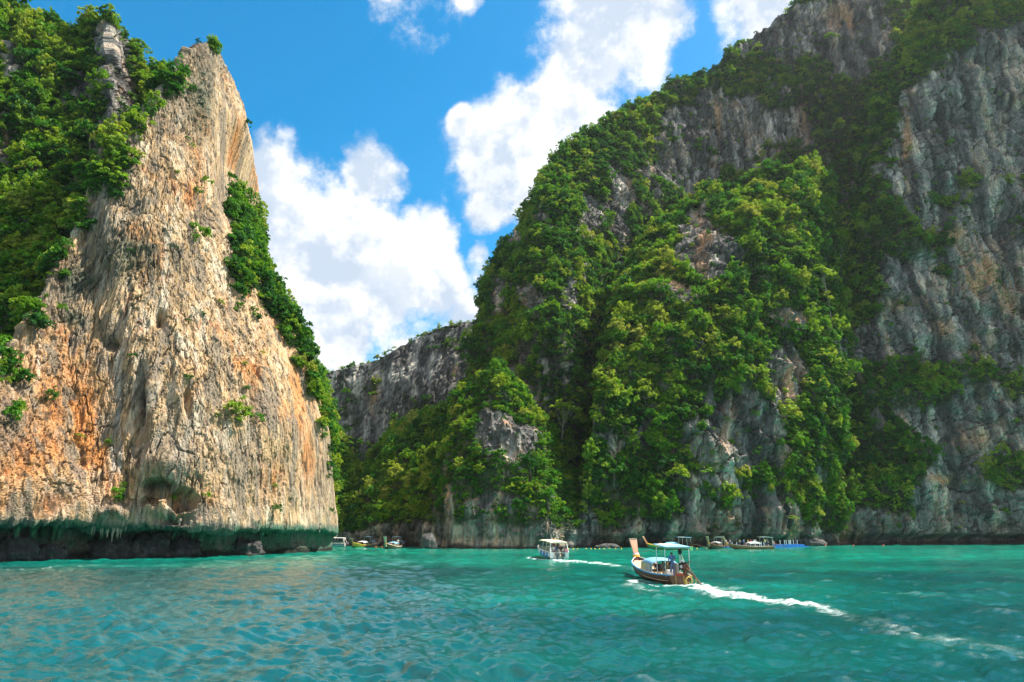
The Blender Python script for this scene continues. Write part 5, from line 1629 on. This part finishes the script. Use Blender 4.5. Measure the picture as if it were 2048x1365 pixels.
M_SKIN = pm('skin', (.42, .25, .16), .55, var=.06)
M_HAIR = pm('black_hair', (.015, .013, .012), .5)
_body = {}
def cloth(name, c): return pm('cloth_' + name, c, .85, var=.15, scale=12)
def person(pose, loc, yaw, shirt, legs, label, group=None, shin=None, scale=1.0, hair=None):
    if pose not in _body: _body[pose] = body_mesh(pose)
    me0, reg = _body[pose]
    me = me0.copy(); me.name = 'person'
    me.materials.clear()
    mats = [M_SKIN, hair or M_HAIR, shirt, legs, shin or M_SKIN]
    for m in mats: me.materials.append(m)
    k = {'skin': 0, 'hair': 1, 'torso': 2, 'legs': 3, 'shin': 4, 'foot': 0}
    me.polygons.foreach_set('material_index', np.array([k[r] for r in reg], dtype=np.int32))
    o = bpy.data.objects.new('person', me); COL.objects.link(o)
    o.location = loc; o.rotation_euler = (0, 0, yaw); o.scale = (scale,) * 3
    tag(o, label, 'person', group)
    return o

def dressed_person(pose, loc, yaw, shirt, legs, label):
    """nearest figure: body with its clothes and hair as pieces of their own"""
    me, reg = body_mesh(pose, True)
    me.name = 'person'; me.materials.clear(); me.materials.append(M_SKIN)
    for p in me.polygons: p.material_index = 0
    o = bpy.data.objects.new('person', me); COL.objects.link(o)
    o.location = loc; o.rotation_euler = (0, 0, yaw)
    tag(o, label, 'person')
    nrm = [v.normal.copy() for v in me.vertices]
    for nm, rs, off, mt in (('shirt', ('torso',), .016, shirt), ('trousers', ('legs', 'shin'), .02, legs), ('hair', ('hair',), .014, M_HAIR)):
        fs = [p for p, r in zip(me.polygons, reg) if r in rs]
        ids = sorted({v for p in fs for v in p.vertices}); mp = {v: i for i, v in enumerate(ids)}
        b = MB(); b.add([me.vertices[v].co + nrm[v] * off for v in ids], [[mp[v] for v in p.vertices] for p in fs])
        b.build(nm, mt, o, smooth=True)
    s = MB(); s.tube([(-.03, -.19, 1.36, .018), (-.135, -.06, 1.28, .018), (-.14, .08, 1.12, .018), (-.08, .17, .98, .018)], 5); s.build('bag_strap', M_BLACK, o)
    b = MB(); b.box((-.02, .20, .92), (.20, .09, .16), bevel=.03); b.build('shoulder_bag', M_BLACK, o)
    return o

# ================================================================== boats and people in their places
def heading_to(p, u, v_or_D, L):
    """unit heading from p so that a point L metres on lies in photo column u"""
    best = None
    for a in np.linspace(0, 2 * math.pi, 2881):
        q = (p[0] + L * math.cos(a), p[1] + L * math.sin(a), 1.0)
        uu, vv, f = project(np.array(q))
        e = abs(uu - u)
        side = math.sin(a) * (1 if v_or_D == 'away' else -1)
        if side < 0: e += 1000 * -side
        if best is None or e < best[0]: best = (e, a)
    return (math.cos(best[1]), math.sin(best[1]))

def local_point(root, p):
    m = Matrix.Translation(root.location) @ Euler(root.rotation_euler).to_matrix().to_4x4()
    return m @ Vector(p)

# --- the near long-tail boat under way
p0 = on_water(1362, 1169)
hd = heading_to(p0, 1277, 'away', 10.4)
near = longtail('longtail_boat', 'nearest wooden longtail boat with blue canopy and tall terracotta prow, leaving a wake', None, p0, hd)
near.rotation_euler[1] = math.radians(-1.5)
near.location.z = -.08
yaw = math.atan2(hd[1], hd[0])
lp = local_point(near, (1.0, .22, .46))
dressed_person('reach', lp, yaw, cloth('blue_shirt', (.09, .19, .42)), cloth('slate_trousers', (.13, .18, .30)), 'person in blue shirt and slate trousers standing at the stern of the nearest longtail boat')
for (x, y, z, col, lab) in ((4.0, .35, .52, (.03, .04, .08), 'seated person in dark navy under the canopy of the nearest longtail boat'), (4.9, -.35, .52, (.55, .52, .48), 'seated person in pale shirt under the canopy of the nearest longtail boat')):
    person('sit', local_point(near, (x, y, z)), yaw, cloth('c%.2f%.2f' % (col[0], col[2]), col), cloth('navy', (.03, .04, .09)), lab)

# --- speedboat under way
p1 = on_water(1119, 1120)
hd1 = heading_to(p1, 1084, 'away', 8.2)
sb = speedboat('speedboat', 'white and pale blue speedboat with twin outboards speeding away', p1, hd1)
sb.rotation_euler[1] = math.radians(-3)
yaw1 = math.atan2(hd1[1], hd1[0])
crew = [(.9, .55, 'sit', (.72, .72, .70), 'person in white seated at the port stern of the speedboat'), (.9, -.5, 'sit', (.02, .02, .025), 'person in black seated at the starboard stern of the speedboat'),
        (2.0, .15, 'stand', (.22, .05, .06), 'person in maroon standing under the speedboat roof'), (2.3, -.55, 'stand', (.03, .03, .035), 'person in black standing on the starboard side of the speedboat'),
        (2.9, .6, 'sit', (.70, .60, .50), 'person in beige seated midway on the port side of the speedboat'), (3.3, -.15, 'stand', (.70, .68, .66), 'person in white standing midships in the speedboat'), (1.4, .1, 'sit', (.06, .14, .36), 'person in blue seated at the centre of the speedboat stern')]
for (x, y, ps, c, lab) in crew:
    person(ps, local_point(sb, (x, y, .92 if ps == 'sit' else .52)), yaw1 + (math.pi if x < 1 else 0), cloth('c%.2f%.2f%.2f' % c, c), cloth('shorts', (.06, .07, .12)), lab)
bg_ = MB(); bg_.box((0, 0, .25), (.35, .5, .5), bevel=.08); bgo = bg_.build('bag', M_PINK); bgo.location = local_point(sb, (.12, -1.02, .88)); bgo.rotation_euler = (0, 0, yaw1)
tag(bgo, 'pink bag on the starboard quarter of the speedboat', 'bag')

# --- boats by the right shore
p = shore(1383, 151)
h = heading_to(p, 1298, 'away', 10.0)
gb = longtail('longtail_boat', 'green hulled longtail boat moored behind the nearest boat', None, p, h, L=10.0, hull=M_GREENH, rim=M_YEL, stem=W_WARM, canopy=M_TARP, detail=False, deck=W_WARM, tail_up=True)
person('sit', local_point(gb, (7.2, 0, .75)), math.atan2(h[1], h[0]), cloth('red', (.60, .06, .05)), cloth('navy', (.03, .04, .09)), 'person in red seated in the bow of the green longtail boat')
p = shore(1443, 168)
h = heading_to(p, 1419, 'toward', 9.0)
longtail('longtail_boat', 'small longtail boat with pinkish prow at the left end of the pontoon', None, p, h, L=9.0, hull=W_DARK, rim=W_WARM, stem=W_STEM, canopy=pm('grey_tarpaulin', (.35, .37, .38), .7), detail=False, tail_up=True)
p = shore(1546, 160)
h = heading_to(p, 1458, 'toward', 10.8)
lb = longtail('longtail_boat', 'long brown longtail boat with white roof alongside the blue pontoon', None, p, h, L=10.8, hull=W_WARM, rim=W_GREY, stem=W_STEM, canopy=M_WHITE, detail=False, tail_up=True, deck=W_GREY)
person('sit', local_point(lb, (6.6, .2, .62)), math.atan2(h[1], h[0]), cloth('pink', (.62, .35, .38)), cloth('navy', (.03, .04, .09)), 'person in pink seated in the bow of the brown longtail boat')

# --- floating pontoon of blue cubes with white posts
def pontoon():
    a = np.array(shore(1438, 170)); b = np.array(shore(1618, 178))
    ang = math.atan2(b[1] - a[1], b[0] - a[0]); Lp = float(np.linalg.norm(b - a))
    root = empty('floating_pontoon', tuple(a), ang)
    tag(root, 'floating pontoon of blue plastic cubes with white posts along the right shore', 'pontoon')
    n = int(Lp / .5)
    cube = MB(); cube.box((0, 0, 0), (.48, .48, .42), bevel=.05); cm = cube.mesh('float_cube', M_PLASTIC_BLUE)
    k = 0
    for i in range(n):
        for j in range(4):
            lev = 1 if (i > n * .62 and i < n * .95 and j > 0) else 0
            for q in range(lev + 1):
                o = bpy.data.objects.new('float_cube', cm); COL.objects.link(o); o.parent = root
                o.location = (i * .5 + .25, j * .5, .12 + .42 * q); k += 1
    post = MB(); post.lathe((0, 0, 0), [(.075, 0), (.075, .95), (.05, 1.05)], 8); pmh = post.mesh('post', M_WHITE)
    def xl(u): return (u - 1438) / 180.0 * Lp
    for u_ in (1463, 1471, 1480, 1507, 1516, 1525, 1529, 1534, 1543, 1552, 1560, 1569, 1572.5, 1578, 1581, 1586, 1589, 1595, 1603):
        o = bpy.data.objects.new('post', pmh); COL.objects.link(o); o.parent = root
        x = xl(u_); o.location = (x, 1.45 if int(u_) % 3 else .1, .33 if x < n * .31 or x > n * .475 else .75)
    return root, xl, ang
pt, xl, pang = pontoon()
dock = [(1455, .6, 'stand', (.74, .74, .74), 'person in white top at the left end of the pontoon'), (1464.5, .9, 'stand', (.70, .42, .46), 'person in pink dress between the first white pontoon posts'),
        (1483, .8, 'stand', (.55, .40, .20), 'person in tan shirt behind the white roofed longtail boat'), (1489, .5, 'point', (.10, .22, .55), 'person in blue shirt holding up a hand on the pontoon'),
        (1493, 1.0, 'stand', (.05, .08, .14), 'person in dark navy beside the one in blue on the pontoon'), (1498.5, .7, 'stand', (.72, .55, .08), 'person in yellow top at the middle of the pontoon'),
        (1504.5, .8, 'stand', (.62, .08, .10), 'person in red top at the middle of the pontoon'), (1511, .7, 'point', (.72, .72, .70), 'person in white shirt with bent arms on the pontoon'), (1515, .9, 'stand', (.45, .52, .58), 'person in pale grey beside the bent white post'),
        (1532.5, .6, 'point', (.78, .68, .05), 'person in bright yellow shirt near the boat awning'), (1538, 1.0, 'stand', (.08, .08, .09), 'person in black right of the one in bright yellow'),
        (1551, .9, 'sit', (.66, .40, .36), 'person in salmon seated on the pontoon step'), (1597, 1.0, 'stand', (.03, .05, .10), 'person in navy standing near the right end of the pontoon')]
for (u_, y, ps, c, lab) in dock:
    x = xl(u_)
    z = .33 + (.42 if (x > .625 * 180 / 180 * xl(1618) and x < .945 * xl(1618)) else 0)
    q = local_point(pt, (x, y, z + (.05 if ps == 'sit' else 0)))
    person(ps, q, pang - math.pi / 2 + (hash(lab) % 7 - 3) * .3 if False else pang - math.pi / 2 + ((u_ * 13) % 7 - 3) * .35, cloth('c%.2f%.2f%.2f' % c, c), cloth('shorts', (.06, .07, .12)) if ps != 'sit' else cloth('beige', (.5, .4, .3)), lab, 'people on the pontoon')
q = shore(1452.5, 163)
person('stand', (q[0], q[1], -.35), 0.4, cloth('lifevest', (.80, .22, .03)), cloth('shorts', (.06, .07, .12)), 'person in orange life vest wading by the bow of the brown longtail boat')

# --- boats in the far gap
p = shore(691, 186)
h = heading_to(p, 600, 'away', 11.0)
fb = speedboat('speedboat', 'white excursion speedboat with blue stripe at the corner of the left cliff', p, h, L=11.0, B=1.5, lower=M_WHITE, stripe=pm('blue_stripe', (.06, .16, .42), .4), antennas=True, full=False)
person('stand', local_point(fb, (.3, .5, .55)), 2.0, cloth('cream', (.7, .62, .5)), cloth('shorts', (.06, .07, .12)), 'person in cream standing on the stern of the excursion speedboat')
person('sit', local_point(fb, (.15, -.4, .8)), 0.5, cloth('black', (.02, .02, .025)), cloth('beige', (.5, .4, .3)), 'person in black seated at the stern of the excursion speedboat')
p = shore(739, 180)
h = heading_to(p, 707, 'toward', 9.0)
longtail('longtail_boat', 'longtail boat with bright yellow bow moored in the far gap', None, p, h, L=9.0, hull=W_GREY, fore=M_YELLOWH, rim=M_YEL, stem=W_WARM, canopy=M_WHITE, detail=False, stem_h=.3, awning=False, tail_up=True)
p = shore(733, 187)
h = heading_to(p, 755, 'away', 8.5)
longtail('longtail_boat', 'pinkish longtail boat moored behind the yellow bowed one', None, p, h, L=8.5, hull=pm('pink_hull', (.45, .25, .24), .5), rim=M_WHITE, stem=W_STEM, canopy=M_TARP, detail=False, tail_up=True)
p = shore(797, 164)
h = heading_to(p, 773, 'toward', 9.0)
ab = longtail('longtail_boat', 'longtail boat with pale prow and blue canopy heading out of the far gap', None, p, h, L=9.0, hull=W_DARK, rim=M_CREAM, stem=W_PALE, canopy=M_TARP, detail=False, awning=False)
for (x, y, c, lab) in ((1.0, .1, (.75, .74, .72), 'person in white steering the pale prowed longtail boat'), (2.4, -.2, (.70, .66, .60), 'person in cream seated aft in the pale prowed longtail boat'), (6.3, .2, (.6, .2, .12), 'person in rust red seated forward in the pale prowed longtail boat')):
    person('stand' if x < 2 else 'sit', local_point(ab, (x, y, .45 if x < 2 else .62)), math.atan2(h[1], h[0]), cloth('c%.2f%.2f%.2f' % c, c), cloth('shorts', (.06, .07, .12)), lab)
p = shore(790, 182)
h = heading_to(p, 811, 'away', 9.0)
longtail('longtail_boat', 'dark longtail boat with raised reddish prow, rightmost in the far gap', None, p, h, L=9.0, hull=pm('navy_hull', (.05, .06, .10), .5), rim=W_WARM, stem=W_STEM, canopy=M_TARP, detail=False, tail_up=True)

# --- buoys
def buoy(u_, D, mat, label, group, r=.22):
    b = MB(); b.lathe((0, 0, -.1), [(.02, -r * .7), (r * .75, -r * .45), (r, 0), (r * .8, r * .55), (r * .3, r * .9), (r * .12, r * 1.3)], 10)
    o = b.build('buoy', mat, smooth=True); q = shore(u_, D); o.location = (q[0], q[1], .18)
    tag(o, label, 'buoy', group)
BY = [1137, 1147, 1155, 1172, 1182, 1190, 1199, 1208, 1219, 1231, 1243, 1394, 1413]
for k, u_ in enumerate(BY):
    buoy(u_, 155 + .4 * k, M_YEL, (['leftmost'] + ORD[1:12] + ['rightmost'])[k] + (' small yellow buoy of the line along the shore' if k in (0, 12) else ' small yellow buoy from the left in the line along the shore'), 'yellow buoys in a line along the shore', .16)
for u_, lab in ((1651, 'leftmost'), (1707, 'middle'), (1767, 'rightmost')):
    buoy(u_, 196, M_RED, lab + ' of the three red buoys before the right wall', 'red buoys before the right wall', .26)
for u_, lab in ((752, 'left'), (764, 'right')):
    buoy(u_, 172, M_ORANGE, lab + ' of the two orange buoys between the far longtail boats', 'orange buoys in the far gap', .34)

# --- stalactites under the lip of the sunlit wall
def stalactites():
    rng = np.random.default_rng(77)
    par = SHEETS['left']['obj']
    S = SHEETS['left']
    m = [rock_material('stalactite_limestone', 2.2, .08)]
    for k in range(24):
        u_ = rng.uniform(178, 262) if k < 17 else rng.uniform(300, 640)
        L_ = rng.uniform(.7, 2.1) * (1 if k < 17 else .6)
        i = np.argmin(np.abs(S['U'] - u_) + 1.2 * np.abs(S['V'] - (1046 + (u_ - 180) * .03)) + 50 * (S['P'][:, 1] > 140))
        p = S['P'][i]
        n = 9
        path = []
        r0 = rng.uniform(.16, .34)
        for q in range(n):
            t = q / (n - 1)
            path.append((rng.normal(0, .035), rng.normal(0, .035), .7 - t * (L_ + .7), max(.02, r0 * (1 - t) ** .75 * (1 + .25 * rng.normal()))))
        V, F = tube_np([path], 9)
        c = np.tile(np.array([.36, .30, .22]), (len(V), 1)); c = mixc(c, (.12, .12, .10), (rng.random(len(V)) * .8))
        o = mesh_np('stalactite', V, F, m[0], par, attrs={'Col': c})
        o.location = (p[0], p[1] + .25, p[2] + .3)
stalactites()

# --- rock masses and slanting flowstone ribs inside the undercut
def undercut_details():
    rng = np.random.default_rng(5)
    par = SHEETS['left']['obj']
    def foot_v(u_): return float(np.interp(u_, [0, 95, 190, 280, 425, 550, 655], [1125, 1122, 1118.5, 1117, 1115, 1109, 1104]))
    def lip_v(u_): return float(np.interp(u_, [0, 190, 425, 655], [1040, 1046, 1056, 1062]))
    for k, (u_, rx, rz) in enumerate(((25, 2.2, 1.9), (95, 1.6, 1.2), (215, 2.6, 2.2), (290, 3.0, 2.4), (360, 2.4, 1.7), (480, 2.6, 1.6))):
        D = on_water(u_, foot_v(u_))[1]
        q = shore(u_, D + (2.2 if u_ < 400 else 3.0))
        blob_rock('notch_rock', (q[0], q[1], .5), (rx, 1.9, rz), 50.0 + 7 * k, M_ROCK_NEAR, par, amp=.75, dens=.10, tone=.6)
    for k in range(22):
        u_ = rng.uniform(10, 640)
        D = on_water(u_, foot_v(u_))[1]
        vb, vl = foot_v(u_), lip_v(u_)
        a = np.array(at(u_, vl - 6, D - 1.6)); b = np.array(at(u_ - rng.uniform(6, 26), vb - rng.uniform(12, 45), D + 2.6))
        path = []
        r0 = rng.uniform(.25, .55)
        for q in range(9):
            t = q / 8
            p = a + (b - a) * t; p[2] += .5 * math.sin(t * math.pi) * rng.uniform(.3, 1)
            path.append((*p, r0 * (1.1 - .8 * t) * (1 + .2 * rng.normal())))
        V, F = tube_np([path], 8)
        V = V + .12 * np.stack([fbm(V * 1.5 + 9, 2), fbm(V * 1.5 + 29, 2), fbm(V * 1.5 + 49, 2)], -1)
        g = rng.random()
        c = np.tile(np.array([.20, .19, .15]) * (1 - g) + np.array([.06, .17, .10]) * g, (len(V), 1)) * rng.uniform(.5, 1.3, (len(V), 1))
        mesh_np('flowstone_rib', V, F, M_ROCK_NEAR, par, attrs={'Col': c})
undercut_details()

# ================================================================== the air between the cliffs
def haze():

    V = [(-700, -300, -6), (700, -300, -6), (700, 760, -6), (-700, 760, -6), (-700, -300, 420), (700, -300, 420), (700, 760, 420), (-700, 760, 420)]
    F = [(0, 3, 2, 1), (4, 5, 6, 7), (0, 1, 5, 4), (1, 2, 6, 5), (2, 3, 7, 6), (3, 0, 4, 7)]
    me = bpy.data.meshes.new('haze'); me.from_pydata(V, [], F)
    m = bpy.data.materials.new('air'); m.use_nodes = True
    t = NT(m.node_tree)
    out = t.n('ShaderNodeOutputMaterial')
    v = t.n('ShaderNodeVolumePrincipled')
    v.inputs['Color'].default_value = (.86, .93, 1, 1)
    v.inputs['Density'].default_value = HAZE
    v.inputs['Anisotropy'].default_value = .35
    t.link(v.outputs[0], out.inputs['Volume'])
    me.materials.append(m)
    o = bpy.data.objects.new('haze', me); COL.objects.link(o)
    tag(o, kind='stuff')
HAZE = 0.000055
haze()
